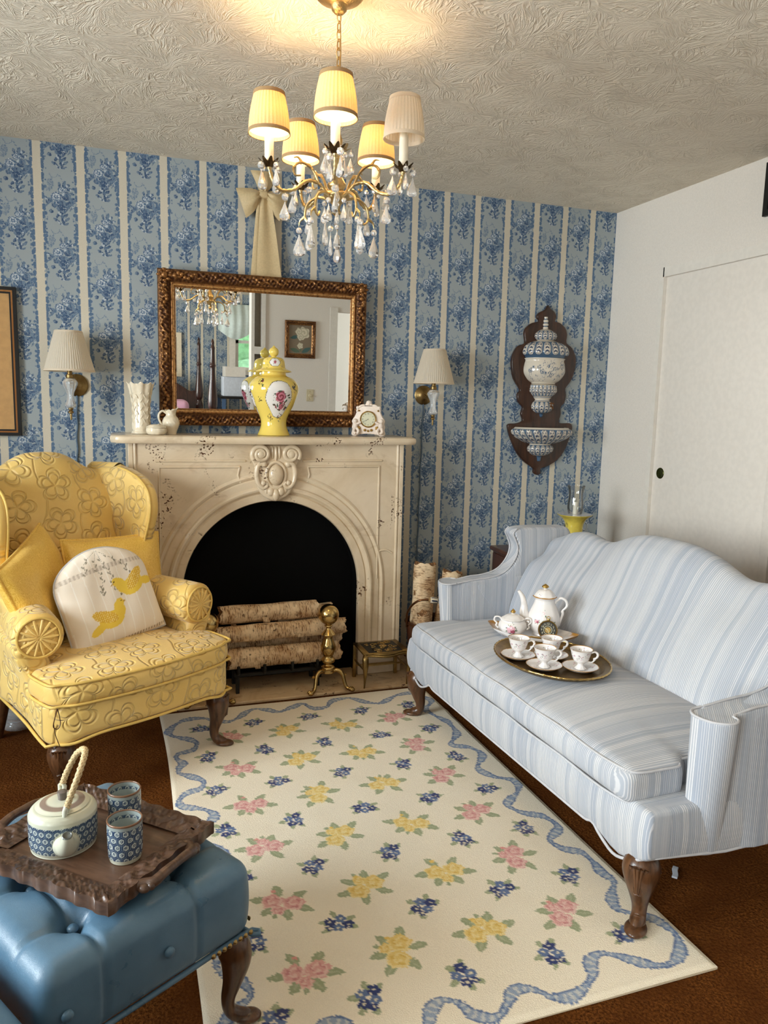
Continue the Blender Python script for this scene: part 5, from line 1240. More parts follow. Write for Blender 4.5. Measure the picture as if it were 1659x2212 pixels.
    P = cr([(-.338, .000, .362), (-.352, -.010, .335), (-.358, -.012, .310), (-.345, -.014, .300), (-.335, -.012, .315), (-.336, -.006, .345), (-.338, .0, .362)], 5); G().add(tube(P, .0016, 6)).add(tube(cr([(-.356, -.010, .318), (-.352, -.012, .28), (-.338, -.010, .235)], 5), .0013, 6)).obj('cord_loop', MT['table'], t)
    return t
wingchair()

# ------------------------------------------------------------------ cushions on the chair
def cushion(name, w, h, th, outline=None, n=41, mats=None, paint=None, flat_bottom=False, pinch=.05):
    us = np.linspace(-1, 1, n); g = G()
    for sgn in (-1, 1):
        V = []; C = []
        for u in us:
            for v in us:
                k = max(0, (1-u**4)*(1-v**4))**.48; px = u*w/2*(1-pinch*(1-v*v)*(u*u)); pz = v*h/2*(1-pinch*(1-u*u)*(v*v))
                if outline: px, pz = outline(u, v, px, pz)
                rip = .05*math.sin(u*9+v*4)*math.sin(v*7-u*3); V.append((px, sgn*th/2*k*(1+rip), pz)); C.append((u, v))
        C = np.array(C); col = paint(np.array(V)[:, 0], np.array(V)[:, 2]) if (paint and sgn < 0) else None
        if paint and col is None: col = np.tile(srgb(232, 220, 206), (len(V), 1))
        g.add((np.array(V), gridf(n, n) if sgn < 0 else [f[::-1] for f in gridf(n, n)]), col=col, pc=np.array([(c[0]*w/2, c[1]*h/2, 0) for c in C]))
    rim = [(u, -1) for u in us]+[(1, v) for v in us[1:]]+[(u, 1) for u in us[::-1][1:]]+[(-1, v) for v in us[::-1][1:-1]]
    R_ = []
    for u, v in rim:
        px = u*w/2*(1-pinch*(1-v*v)*(u*u)); pz = v*h/2*(1-pinch*(1-u*u)*(v*v))
        if outline: px, pz = outline(u, v, px, pz)
        R_.append((px, 0, pz))
    return g, R_
CH = Matrix.Translation((.087, -1.040, 0)) @ RZ(29)
def put(o, M4): o.matrix_world = CH @ M4
t = thing('throw_pillow', 'square yellow moire pillow leaning against the right arm of the wing chair', 'pillow', group='yellow moire pillows')
g, R_ = cushion('p', .40, .385, .12); g.obj('pillow_cover', MT['moire'], t, 180); G().add(tube(R_, .0055, 8, closed=True)).obj('piping', MT['moire'], t)
put(t, T(.118, .440, .622) @ RZ(-4) @ RX(-14) @ RY(1))
t2 = dup(t, label='square yellow moire pillow leaning against the left arm of the wing chair'); put(t2, T(-.190, .420, .645) @ RZ(40) @ RX(-16) @ RY(-16))
def birdpaint(x, z):
    c = np.tile(srgb(236, 224, 208), (len(x), 1)); LN, VN, Y1, Y2 = srgb(214, 200, 184), srgb(132, 124, 104), srgb(238, 204, 76), srgb(222, 176, 52)
    for k in range(-4, 5): c[np.abs(x-(k*.044*(1-.0*z))) < .0016] = srgb(246, 240, 230)
    m = np.abs(z-.095-.012*(1-(x/.18)**2)) < .008; c[m] = srgb(226, 214, 200); c[m & (np.sin(x*420) > .1)] = srgb(196, 182, 166)
    def pol(pts, w, col):
        P = cr([(a, b, 0) for a, b in pts], 10)[:, :2]; d = np.full(len(x), 9.)
        for p in P: d = np.minimum(d, np.hypot(x-p[0], z-p[1]))
        c[d < w] = col
    def lv(cx, cz, a, l):
        a = math.radians(a); u = (x-cx)*math.cos(a)+(z-cz)*math.sin(a); v = -(x-cx)*math.sin(a)+(z-cz)*math.cos(a); c[(np.abs(u/l)**1.5+np.abs(v/(l*.4))**1.5) < 1] = VN
    for pts in ([(0, .175), (-.03, .12), (-.02, .07), (-.035, .03), (-.03, .01)], [(0, .175), (.0, .12), (.015, .08), (.01, .03), (.035, -.01)], [(0, .175), (.04, .13), (.075, .10), (.085, .06)], [(0, .175), (-.06, .14), (-.075, .10)]):
        pol(pts, .0014, VN); P = cr([(a, b, 0) for a, b in pts], 3)
        for i, p in enumerate(P[2:]): lv(p[0]+(.006 if i % 2 else -.006), p[1], 60 if i % 2 else 120, .0065)
    def bird(cx, cz, f, rot):
        a = math.radians(rot); X_ = ((x-cx)*math.cos(a)+(z-cz)*math.sin(a))*f/1.25; Z_ = (-(x-cx)*math.sin(a)+(z-cz)*math.cos(a))/1.25; e = lambda ex, ez, rx, rz, r: (((X_-ex)*math.cos(r)+(Z_-ez)*math.sin(r))/rx)**2+((-(X_-ex)*math.sin(r)+(Z_-ez)*math.cos(r))/rz)**2 < 1
        c[e(0, 0, .040, .025, .1)] = Y1; c[e(.030, .024, .017, .024, .2)] = Y1; c[e(.036, .042, .013, .013, 0)] = Y1; c[e(-.046, -.020, .026, .012, .5)] = Y1
        w = e(-.018, .012, .040, .017, -.35); c[w] = Y2; c[w & (np.sin(x*620)*np.sin(z*620) > .45)] = srgb(248, 232, 160); c[e(.041, .046, .0022, .0022, 0)] = srgb(60, 40, 20)
        c[(np.abs(X_-.052) < .006) & (np.abs(Z_-.043) < .003*(1-(X_-.046)/.012))] = srgb(190, 150, 60)
    bird(.085, .010, -1, 24); bird(-.035, -.085, 1, -4)
    m = np.abs(z+.172) < .005; c[m & (np.sin(x*500) > 0)] = srgb(170, 150, 128)
    return c
def dome(u, v, px, pz):
    if v > .2: k = (v-.2)/.8; px = px*(1-.62*k**2.6); pz = pz-.018*k*k*u*u
    return px, pz
t = thing('bird_pillow', 'white birdcage pillow with two yellow birds on the wing chair seat', 'pillow')
g, R_ = cushion('b', .375, .375, .115, dome, 121, paint=birdpaint, pinch=.03); g.obj('pillow_cover', MT['clothpaint'], t, 180); G().add(tube(R_[::3], .0040, 7, closed=True)).obj('cord_trim', MT['piping'], t)
put(t, T(-.006, .290, .622) @ RZ(-1) @ RX(-17) @ RY(-10))

# ------------------------------------------------------------------ blue leather ottoman and chair
def ottoman():
    t = thing('tufted_ottoman', 'blue leather tufted ottoman with nailheads carrying the carved wooden tray', 'ottoman', (-.09, -2.131, 0), math.radians(31)); w, d = .462, .556; L = MT['leather']
    tufts = [(x, y) for x in (-.115, .085) for y in (-.165, .0, .165)]
    def wr(x, y, z):
        if z > 0:
            k = z/.085; cr_ = .022*max(0, 1-(x/(w/2))**2)*max(0, 1-(y/(d/2))**2); z += cr_*k
            for (a, b) in tufts: r = math.hypot(x-a, y-b); z -= k*(.036*math.exp(-(r/.022)**2)+.016*math.exp(-(r/.055)**2))
            for a in (-.115, .085):
                z -= k*.010*math.exp(-((x-a)/.007)**2)
            for b in (-.165, .0, .165): z -= k*.006*math.exp(-((y-b)/.007)**2)
        else:
            pass
        for a in (-.115, .085):
            if y < -.24 and z > -.07: y += .006*math.exp(-((x-a)/.005)**2)
        bul = .010*math.cos(z*14); y += (-bul if y < -.2 else bul if y > .2 else 0); x += (-bul if x < -.18 else bul if x > .18 else 0)
        return x, y, z
    body = G().add(rbox(w-.02, d-.02, .170, .034, (64, 72, 8), (0, 0, .309), wr, (.2, .45, .7, .9))).obj('upholstered_top', L, t, 180)
    first = None
    def btn(M4):
        nonlocal first
        if first is None: first = G().add(lathe([(0, .007), (.007, .006), (.0105, .002), (.0105, -.002), (0, -.002)], 20)).obj('button', L, body); o = first
        else: o = first.copy(); COL.objects.link(o); o.parent = body
        o.matrix_local = M4
    for (a, b) in tufts: btn(T(a, b, .372))
    btn(T(.013+.07-.07, -.2845, .310) @ RX(90)); btn(T(-.19, -.2845, .310) @ RX(90))
    G().add(tube(cr([(-w/2+.012, -d/2+.04, .2275), (-w/2+.03, -d/2+.014, .2275), (w/2-.03, -d/2+.014, .2275), (w/2-.013, -d/2+.03, .2275), (w/2-.013, d/2-.03, .2275)], 5), .006, 8)).obj('bottom_welt', L, t)
    nail = None
    for k in range(8):
        for face in (0, 1):
            if face == 1 and k > 5: continue
            M4 = T(w/2-.020-.0138*k, -d/2-.0075, .241) @ RX(90) if face == 0 else T(w/2+.0055, -d/2+.030+.0138*k, .241) @ RY(90)
            if nail is None: nail = G().add(lathe([(0, .0042), (.0036, .0034), (.0056, 0), (0, 0)], 14)).obj('nailhead', MT['oldbrass'], t); o = nail
            else: o = nail.copy(); COL.objects.link(o); o.parent = t
            o.matrix_local = M4
    for sx in (-1, 1):
        for sy in (-1, 1):
            zf = .010 if (sx > 0) else 0
            G().add(cabriole(.222, (sx, sy*.75), 1.15, .037), T(sx*(w/2-.040), sy*(d/2-.040), zf)).obj('leg', MT['walnut'], t, 180)
ottoman()
def bluechair():
    t = thing('leather_armchair', 'blue leather armchair seat at the lower left corner beside the ottoman', 'armchair', (-.423, -2.665, 0), math.radians(31)); L = MT['leather']
    G().add(rbox(.60, .56, .16, .060, (16, 16, 4), (.0, .0, .300), lambda x, y, z: (x, y, z+(.03*max(0, 1-(x/.31)**2)*max(0, 1-(y/.3)**2) if z > 0 else 0)), (.2, .45, .7, .9))).obj('seat', L, t, 180)
    G().add(rbox(.14, .56, .52, .06, (3, 8, 8), (-.35, 0, .50), None, (.3, .6, .85))).obj('backrest', L, t, 180)
    for s in (-1, 1): G().add(tube(cr([(s*.24, -.22*1, .23), (s*.24, -.22, .0)], 3), .022, 8)).obj('leg', MT['walnut'], t); G().add(tube(cr([(s*.24, .22*1, .23), (s*.24, .22, .0)], 3), .022, 8)).obj('leg', MT['walnut'], t)
bluechair()
# ------------------------------------------------------------------ tea things on the sofa
SZ = .4835
PKL, PKD, GRN, WHP = srgb(232, 196, 202), srgb(150, 76, 98), srgb(92, 112, 90), srgb(234, 230, 228)
GLD = srgb(176, 126, 52)
def oval_tray():
    t = thing('oval_tray', 'oval antique brass tray carrying four cups on the sofa', 'tray', (1.394, -1.544, SZ), math.atan2(-.994, .107)); a, b = .2325, .1775
    prof = [(0, .003), (.80, .003), (.845, .006), (.87, .013), (.905, .016), (.955, .018), (.985, .0215), (1.0, .019), (.985, .014), (.90, .010), (.84, .0), (0, .0)]
    V = []; n = 120
    for i in range(n):
        th = 2*PI*i/n
        for r, z in prof: V.append((a*r*math.cos(th), b*r*math.sin(th), z))
    G().add((np.array(V), gridf(n, len(prof), cu=True))).obj('tray_body', brass('dark_antique_brass', (.27, .175, .07), .36, .2), t)
    P = [(a*.988*math.cos(x), b*.988*math.sin(x), .0205) for x in np.linspace(0, 2*PI, 180, endpoint=False)]; r = .0030+.0016*(np.sin(np.arange(180)*2*PI/180*26)**8)
    G().add(tube(P, r, 8, closed=True)).obj('bamboo_rim', MT['brass'], t)
oval_tray()
def roses(A, Z, cx, cz, s, c, seed=1):
    spray(A, Z, cx, cz, s*1.25, seed, c, [GRN, srgb(150, 162, 140)], 9)
    for k in range(7):
        a = k*.9+seed; u = (A-cx-s*.75*math.cos(a))*math.cos(a)+(Z-cz-s*.70*math.sin(a))*math.sin(a); v = -(A-cx-s*.75*math.cos(a))*math.sin(a)+(Z-cz-s*.70*math.sin(a))*math.cos(a); m = (np.abs(u/(s*.34))**1.5+np.abs(v/(s*.15))**1.5) < 1; c[m] = GRN if k % 2 else srgb(128, 142, 118)
    for dx, dz, r, k in ((-.30, .15, .42, 0), (.32, .28, .36, 0), (.25, -.30, .40, 1), (-.38, -.40, .28, 0), (.0, .62, .22, 0)): paint_rose(A, Z, cx+dx*s, cz+dz*s, r*s, c, [PKL, srgb(218, 164, 176)] if not k else [PKD, srgb(180, 90, 110)])
def saucer_cup(x, y, lab_s, lab_c, rot, first={}):
    z = SZ+.003
    if not first:
        prof = cr([(0, .004), (.022, .004), (.026, .006), (.045, .009), (.0590, .0150), (.0600, .0158), (.0585, .0132), (.045, .0055), (.025, .0), (0, .0)], 5); V, F = lathe(prof, 90, mod=lambda a, r, z: (r*(1+.012*math.cos(a*6)*(r > .05)), z)); c = np.tile(WHP, (len(V), 1)); rr = np.hypot(V[:, 0], V[:, 1])
        for k in range(4): a = k*PI/2+.4; spray(V[:, 0], V[:, 1], .040*math.cos(a), .040*math.sin(a), .013, 60+k, c, [srgb(206, 140, 160), GRN, PKD, GRN], 12)
        c[rr > .0588] = GLD
        s = G().add((V, F), col=c).obj('saucer', MT['glaze'], None, 70); tag(s, 'x', 'saucer', 'saucers on the brass tray')
        t = thing('teacup', 'x', 'cup', group='footed teacups on the brass tray')
        prof = cr([(0, .0), (.017, 0), (.0185, .004), (.013, .010), (.0095, .017), (.013, .023), (.024, .034), (.030, .050), (.0345, .068), (.0380, .0770), (.0365, .0765), (.0325, .066), (.028, .05), (.02, .034), (0, .028)], 6); prof = fine(prof, 90, 1); V, F = lathe(prof, 90, mod=lambda a, r, z: (r*(1+.03*math.cos(a*8)*(z < .02)), z)); A = np.arctan2(V[:, 1], V[:, 0])*.034; Z = V[:, 2]; c = np.tile(WHP, (len(V), 1)); rr = np.hypot(V[:, 0], V[:, 1])
        for k in range(9): spray(A, Z, -.107+k*.0267, .054+.004*math.cos(k*2), .0145, 70+k, c, [srgb(206, 140, 160), GRN, PKD, srgb(110, 90, 110), srgb(206, 140, 160)], 15)
        nin = len(V)//90; c = c.reshape(90, nin, 3); c[:, int(nin*.72):] = WHP; c = c.reshape(-1, 3); c[Z > .0760] = GLD
        inn = np.zeros(len(V), bool).reshape(90, nin); inn[:, int(nin*.66):] = True; inn = inn.reshape(-1); q = inn & (np.hypot(A-.0+.03, Z-.060) < .006); c[q] = PKL
        b = G().add((V, F), col=c).obj('bowl', MT['glaze'], t, 70)
        P = cr([(.031, 0, .064), (.045, 0, .070), (.054, 0, .060), (.050, 0, .048), (.042, 0, .044), (.043, 0, .038), (.036, 0, .030), (.024, 0, .030)], 6); G().add(tube(P, np.interp(np.linspace(0, 1, len(P)), [0, .3, .6, 1], [.0028, .0042, .003, .0025]), 8)).add(ell((.052, 0, .066), .004, .003, .004, 8, 6)).add(ell((.045, 0, .041), .004, .003, .004, 8, 6)).obj('handle', MT['porc'], t)
        first['s'], first['c'] = s, t; S_, C_ = s, t
    else: S_, C_ = dup(first['s']), dup(first['c'])
    S_.location = (x, y, z); S_.rotation_euler.z = rot; S_['label'] = lab_s; C_.location = (x, y, z+.0045); C_.rotation_euler.z = rot; C_.scale = (1, 1, .90); C_['label'] = lab_c
for x, y, s, c in ((1.302, -1.480, 'saucer under the cup farthest left on the brass tray', 'footed teacup farthest left on the brass tray'), (1.334, -1.600, 'saucer under the cup nearest the front rim of the brass tray', 'footed teacup nearest the front rim of the brass tray'),
                   (1.444, -1.648, 'saucer under the cup farthest right on the brass tray', 'footed teacup farthest right on the brass tray'), (1.414, -1.512, 'saucer partly hidden behind the front cup on the brass tray', 'footed teacup beside the watch, behind the other cups on the tray')):
    saucer_cup(x, y, s, c, -.62)
def serving_plate():
    V = []; n = 110; prof = [(0, .005), (.55, .005), (.78, .008), (.93, .018), (1.0, .025), (.985, .027), (.92, .020), (.76, .010), (.5, .0015), (0, .0015)]; prof = [(0, .006), (.6, .006), (.80, .010), (.95, .021), (1.0, .027), (.975, .021), (.82, .004), (.6, .0), (0, .0)]
    for i in range(n):
        th = 2*PI*i/n; ex = 1+.10*abs(math.cos(th))**7+.015*math.cos(th*10)
        for r, z in prof: V.append((.160*r*ex*math.cos(th), .092*r*math.sin(th)*(1+.015*math.cos(th*10)), z+.012*r**4*abs(math.cos(th))**8))
    V = np.array(V); c = np.tile(WHP, (len(V), 1)); R_ = np.hypot(V[:, 0]/.165, V[:, 1]/.092)
    for (a, b) in ((.09, -.035), (-.08, -.045), (.0, -.06), (.02, .06)): roses(V[:, 0], V[:, 1], a, b, .018, c, 3)
    c[(np.abs(V[:, 0]) > .140) & (R_ > .93)] = GLD; c[(np.abs(V[:, 0]) > .150) & (np.abs(V[:, 1]) > .010) & (np.abs(V[:, 1]) < .030)] = GLD
    o = G().add((V, gridf(n, len(prof), cu=True)), col=c).obj('serving_plate', MT['glaze'], None, 70, (1.478, -1.272, SZ-.001), math.radians(-47)); tag(o, 'long white porcelain serving plate with gilt ends under the coffee pot', 'plate')
serving_plate()
PZ = SZ+.006
def coffee_pot():
    x, y = 1.535, -1.258; f = facing(x, y); t = thing('coffee_pot', 'tall white rose-painted porcelain coffee pot on the sofa', 'coffee pot', (x, y, PZ), f+PI/2); t.scale = (.97, .97, .885)   # local -y faces the camera, +x to the right
    prof = cr([(0, 0), (.040, 0), (.042, .004), (.043, .010), (.056, .030), (.0630, .055), (.060, .085), (.050, .115), (.0405, .140), (.0385, .156), (.041, .165), (.0, .166)], 7); prof = fine(prof, 110, 1); V, F = lathe(prof, 200, mod=lambda a, r, z: (r*(1+.018*math.cos(a*8)*math.sin(min(1, z/.16)*PI)), z))
    a = np.arctan2(V[:, 1], V[:, 0])+PI/2; a = (a+PI) % (2*PI)-PI; A = a*.055; Z = V[:, 2]; c = np.tile(WHP, (len(V), 1)); m = np.abs(a) < 1.5
    roses(A, Z, .016, .055, .030, c, 5); roses(A, Z, -.024, .070, .012, c, 6); spray(A, Z, -.002, .105, .020, 7, c, [PKL, GRN, PKL], 10); c[(a < -1.6) | (a > 1.6)] = WHP
    c[(Z > .1655)] = GLD
    G().add((V, F), col=c).obj('body', MT['glaze'], t, 70)
    prof = cr([(0, .166), (.043, .166), (.0445, .169), (.040, .173), (.034, .184), (.022, .196), (.008, .201), (.006, .205), (0, .205)], 5); V, F = lathe(prof, 80, mod=lambda a, r, z: (r*(1+.02*math.cos(a*8)), z)); c = np.tile(WHP, (len(V), 1)); A = (np.arctan2(V[:, 1], V[:, 0])+PI/2)*.035; spray(A, V[:, 2], -.016, .184, .010, 9, c, [PKD, PKL, GRN], 9); c[np.hypot(V[:, 0], V[:, 1]) > .0435] = GLD
    L = G().add((V, F), col=c).obj('lid', MT['glaze'], t, 70); G().add(lathe(cr([(0, .203), (.006, .204), (.013, .209), (.011, .215), (.003, .222), (0, .223)], 4), 24, mod=lambda a, r, z: (r*(1+.05*math.cos(a*8)), z))).obj('gilt_knob', MT['giltpaint'], L)
    P = cr([(-.038, 0, .044), (-.066, 0, .056), (-.079, 0, .090), (-.080, 0, .125), (-.088, 0, .158), (-.104, 0, .186)], 6); r_ = np.interp(np.linspace(0, 1, len(P)), [0, .25, .6, .9, 1], [.030, .023, .0130, .0085, .0065]); G().add(tube(P, r_, 14)).obj('spout', MT['porc'], t, 80)
    P = cr([(.040, 0, .138), (.046, 0, .150), (.062, 0, .164), (.082, 0, .154), (.086, 0, .130), (.070, 0, .108), (.072, 0, .096), (.066, 0, .070), (.060, 0, .040)], 7); G().add(tube(P, np.interp(np.linspace(0, 1, len(P)), [0, .3, .62, .7, 1], [.0045, .0060, .0045, .0055, .0040]), 10)).add(ell((.042, 0, .142), .006, .006, .006, 10, 8)).add(ell((.071, 0, .104), .0065, .006, .006, 10, 8)).obj('handle', MT['porc'], t)
coffee_pot()
def sugar_bowl():
    x, y = 1.411, -1.238; f = facing(x, y); t = thing('sugar_bowl', 'lidded white two-handled sugar bowl left of the coffee pot', 'sugar bowl', (x, y, PZ), f+PI/2); t.scale = (1, 1, .92)
    prof = cr([(0, 0), (.032, 0), (.034, .006), (.045, .018), (.0535, .036), (.050, .054), (.040, .064), (.041, .069), (0, .069)], 6); prof = fine(prof, 70, 1); V, F = lathe(prof, 160, mod=lambda a, r, z: (r*(1+.02*math.cos(a*8)*math.sin(min(1, z/.06)*PI)), z)); a = np.arctan2(V[:, 1], V[:, 0])+PI/2; a = (a+PI) % (2*PI)-PI; A = a*.048; c = np.tile(WHP, (len(V), 1)); roses(A, V[:, 2], -.004, .034, .022, c, 8); c[np.abs(a) > 1.6] = WHP; c[V[:, 2] > .0685] = GLD
    G().add((V, F), col=c).obj('body', MT['glaze'], t, 70)
    L = G().add(lathe(cr([(0, .069), (.0415, .069), (.043, .072), (.036, .077), (.022, .086), (.008, .090), (.005, .094), (0, .094)], 5), 64, mod=lambda a, r, z: (r*(1+.02*math.cos(a*8)), z))).obj('lid', MT['porc'], t); G().add(lathe(cr([(0, .092), (.005, .093), (.010, .098), (.007, .104), (0, .112)], 4), 20)).obj('gilt_knob', MT['giltpaint'], L)
    for s in (-1, 1):
        P = cr([(s*.040, 0, .058), (s*.050, 0, .072), (s*.066, 0, .072), (s*.070, 0, .058), (s*.060, 0, .046), (s*.063, 0, .036), (s*.054, 0, .026)], 6); G().add(tube(P, .0036, 8)).obj('handle', MT['porc'], t)
sugar_bowl()
def watch():
    x, y = 1.503, -1.342; f = facing(x, y); t = thing('pocket_watch', 'small brass pocket watch leaning against the coffee pot', 'watch', (x, y, PZ+.003), f+PI/2); t.rotation_euler.x = math.radians(-14); t.scale = (1.22, 1.22, 1.22)
    A = T(0, 0, .030) @ RX(90); G().add(lathe([(0, -.006), (.026, -.006), (.0295, -.002), (.0300, .003), (.027, .0065), (.0250, .0045), (.0250, .003), (0, .003)], 44), A).obj('case', MT['oldbrass'], t); G().add(lathe([(0, .0036), (.0248, .0036), (.0248, .003), (0, .003)], 40), A).obj('dial', MT['ink'], t)
    g = G()
    for k in range(12): g.add(text_mesh(str(12 if k == 0 else k), .0085), A @ T(.0188*math.sin(k*PI/6), .0188*math.cos(k*PI/6), .0040))
    g.add(tube([(.0125*math.cos(a), .0125*math.sin(a), .0042) for a in np.linspace(0, 2*PI, 32, endpoint=False)], .0008, 5, closed=True), A); g.obj('numerals', MT['dial'], t)['kind'] = 'stuff'
    G().add(lathe([(0, .0046), (.009, .0046), (.0095, .0040), (0, .0040)], 24), A).obj('centre_rosette', MT['oldbrass'], t)
    for nm, L, a in (('hour_hand', .011, 60), ('minute_hand', .017, 200)): G().add(rbox(.0016, L, .0006, .0003, c=(0, L/2, .0052)), A @ RZ(a)).obj(nm, MT['dial'], t)
    G().add(tube([(.0055*math.cos(a), 0, .066+.0055*math.sin(a)) for a in np.linspace(0, 2*PI, 18, endpoint=False)], .0012, 6, closed=True)).add(lathe([(0, .066), (.004, .065), (.004, .060), (0, .0595)], 12)).obj('bow_ring', MT['oldbrass'], t)
watch()

# ------------------------------------------------------------------ side table with hurricane lamp, log basket
def sidetable():
    t = thing('end_table', 'dark red-brown wooden end table in the corner behind the sofa', 'table', (2.17, -.29, 0), math.radians(-3)); w, d, h = .54, .44, .605; M_ = MT['table']
    G().add(rbox(w, d, .026, .010, 2, (0, 0, h-.013), None, (.4, .8))).obj('table_top', M_, t); G().add(rbox(w-.03, d-.03, .012, .005, 1, (0, 0, h-.032))).obj('top_moulding', M_, t)
    G().add(box(-w/2+.014, w/2-.014, -d/2+.014, d/2-.014, .10, h-.038, .004)).obj('case', M_, t)
    for sy in (-.145, .145): pass
    G().add(box(-w/2+.07, w/2-.07, -d/2+.006, -d/2+.016, h-.17, h-.06, .004)).obj('drawer', M_, t)
    for sx in (-1, 1):
        for sy in (-1, 1): G().add(tube([(sx*(w/2-.055), sy*(d/2-.055), .12), (sx*(w/2-.05), sy*(d/2-.05), 0)], [.022, .014], 8)).obj('leg', M_, t)
sidetable()
MT['cutglass2'] = thin_glass('thin_lamp_glass', (.97, .98, .98), .16)
def hurricane():
    x, y, z = 2.285, -.30, .606; t = thing('hurricane_lamp', 'yellow candle holder with clear glass chimney on the end table', 'candle holder', (x, y, z)); Y = MT['yellowglaze']
    G().add(lathe(cr([(0, 0), (.052, 0), (.054, .006), (.046, .02), (.044, .06), (.045, .12), (.050, .150), (.064, .172), (.090, .192), (.092, .195), (.088, .194), (.06, .176), (.04, .16), (0, .155)], 5), 48)).obj('holder', Y, t)
    G().add(lathe([(0, .193), (.084, .193), (.0905, .1965), (.0, .1972)], 48)).obj('inner_plate', MT['porc'], t)
    G().add(lathe(cr([(.030, .198), (.036, .200), (.041, .225), (.041, .255), (.037, .285), (.038, .315), (.046, .345), (.0445, .3452), (.0365, .316), (.0355, .286), (.0395, .255), (.0395, .225), (.03, .203)], 5), 48)).obj('glass_chimney', MT['cutglass2'], t)
    c = G().add(lathe([(0, .198), (.0125, .198), (.0120, .262), (.006, .264), (0, .262)], 20)).obj('candle', MT['candle'], t); G().add(tube([(0, 0, .262), (.001, 0, .273)], .0012, 6)).obj('wick', MT['ink'], c)
    for s in (-1, 1): G().add(tube([(s*(.058+.016*math.cos(a)), -.01, .130+.021*math.sin(a)) for a in np.linspace(0, 2*PI, 24, endpoint=False)], .0045, 8, closed=True)).obj('glass_ring', MT['cutglass2'], t)
hurricane()
def basket():
    x, y = 1.485, -.285; t = thing('log_bucket', 'dark copper log bucket with a ceramic-gripped bail between fireplace and sofa', 'bucket', (x, y, 0))
    G().add(lathe(cr([(0, .0), (.098, .0), (.104, .01), (.118, .12), (.132, .25), (.137, .268), (.134, .274), (.128, .262), (.114, .12), (.098, .02), (0, .015)], 4), 40)).obj('bucket_body', MT['table'], t)
    for z, r in ((.268, .1365), (.06, .1105)): G().add(tube([(r*math.cos(a), r*math.sin(a), z) for a in np.linspace(0, 2*PI, 40, endpoint=False)], .005, 8, closed=True)).obj('hoop', MT['copper'], t)
    P = cr([(-.137, 0, .25), (-.150, -.04, .34), (-.125, -.11, .410), (-.06, -.142, .418), (.01, -.144, .405), (.09, -.11, .37), (.135, -.03, .30), (.137, 0, .25)], 6); G().add(tube(P, .0055, 8)).obj('bail', MT['copper'], t)
    A = orient((-.030, -.144, .413), (1, -.03, -.17)); prof = cr([(0, -.052), (.011, -.052), (.0125, -.046), (.016, -.035), (.0145, -.018), (.0120, -.006), (.0130, 0), (.0120, .006), (.0145, .018), (.016, .035), (.0125, .046), (.011, .052), (0, .052)], 5); V, F = lathe(prof, 40); c = np.tile(srgb(226, 212, 186), (len(V), 1)); th = np.arctan2(V[:, 1], V[:, 0]); Z = V[:, 2]
    c[(np.abs(np.abs(Z)-.027) < .016*np.abs(np.cos(th*3))**.5) & (np.cos(th*6) > .35)] = srgb(30, 40, 70); c[np.abs(np.abs(Z)-.007) < .0014] = srgb(60, 60, 70); c[np.abs(Z) > .048] = srgb(150, 120, 80)
    G().add((V, F), A, col=c).obj('ceramic_grip', MT['glaze'], t)
    gl = 'birch logs in the bucket'
    log('birch_log', (x-.075, y-.01, .03), (x-.030, y+.045, .560), .053, 11, 'tall birch log standing at the left of the log bucket', gl)
    log('birch_log', (x+.030, y-.020, .03), (x+.105, y+.005, .520), .050, 12, 'birch log leaning to the right in the bucket, behind the sofa arm', gl)
    log('birch_log', (x-.045, y-.085, .03), (x-.085, y-.082, .34), .034, 13, 'short birch log at the front left of the bucket, under the bail', gl)
basket()
tag(G().add(lathe(cr([(0, 0), (.050, 0), (.058, .010), (.056, .022), (.048, .035), (.046, .07), (.050, .10), (.047, .10), (.04, .05), (0, .03)], 4), 36, mod=lambda a, r, z: (r*(1+.035*abs(math.sin(a*9))), z))).obj('glass_vase', MT['cutglass'], None, 60, (-.425, -.425, 0)), 'cut glass vase on the carpet partly hidden behind the wing chair', 'vase')
tag(G().add(rbox(.060, .016, .006, .002, 3, (0, 0, .006), lambda x, y, z: (x, y+.004*math.sin(x*80), z+.002*math.sin(x*120)))).obj('paper_scrap', MT['paper'], None, 60, (1.520, -2.075, 0), .7), 'small pale paper scrap lying on the carpet under the sofa', 'scrap')

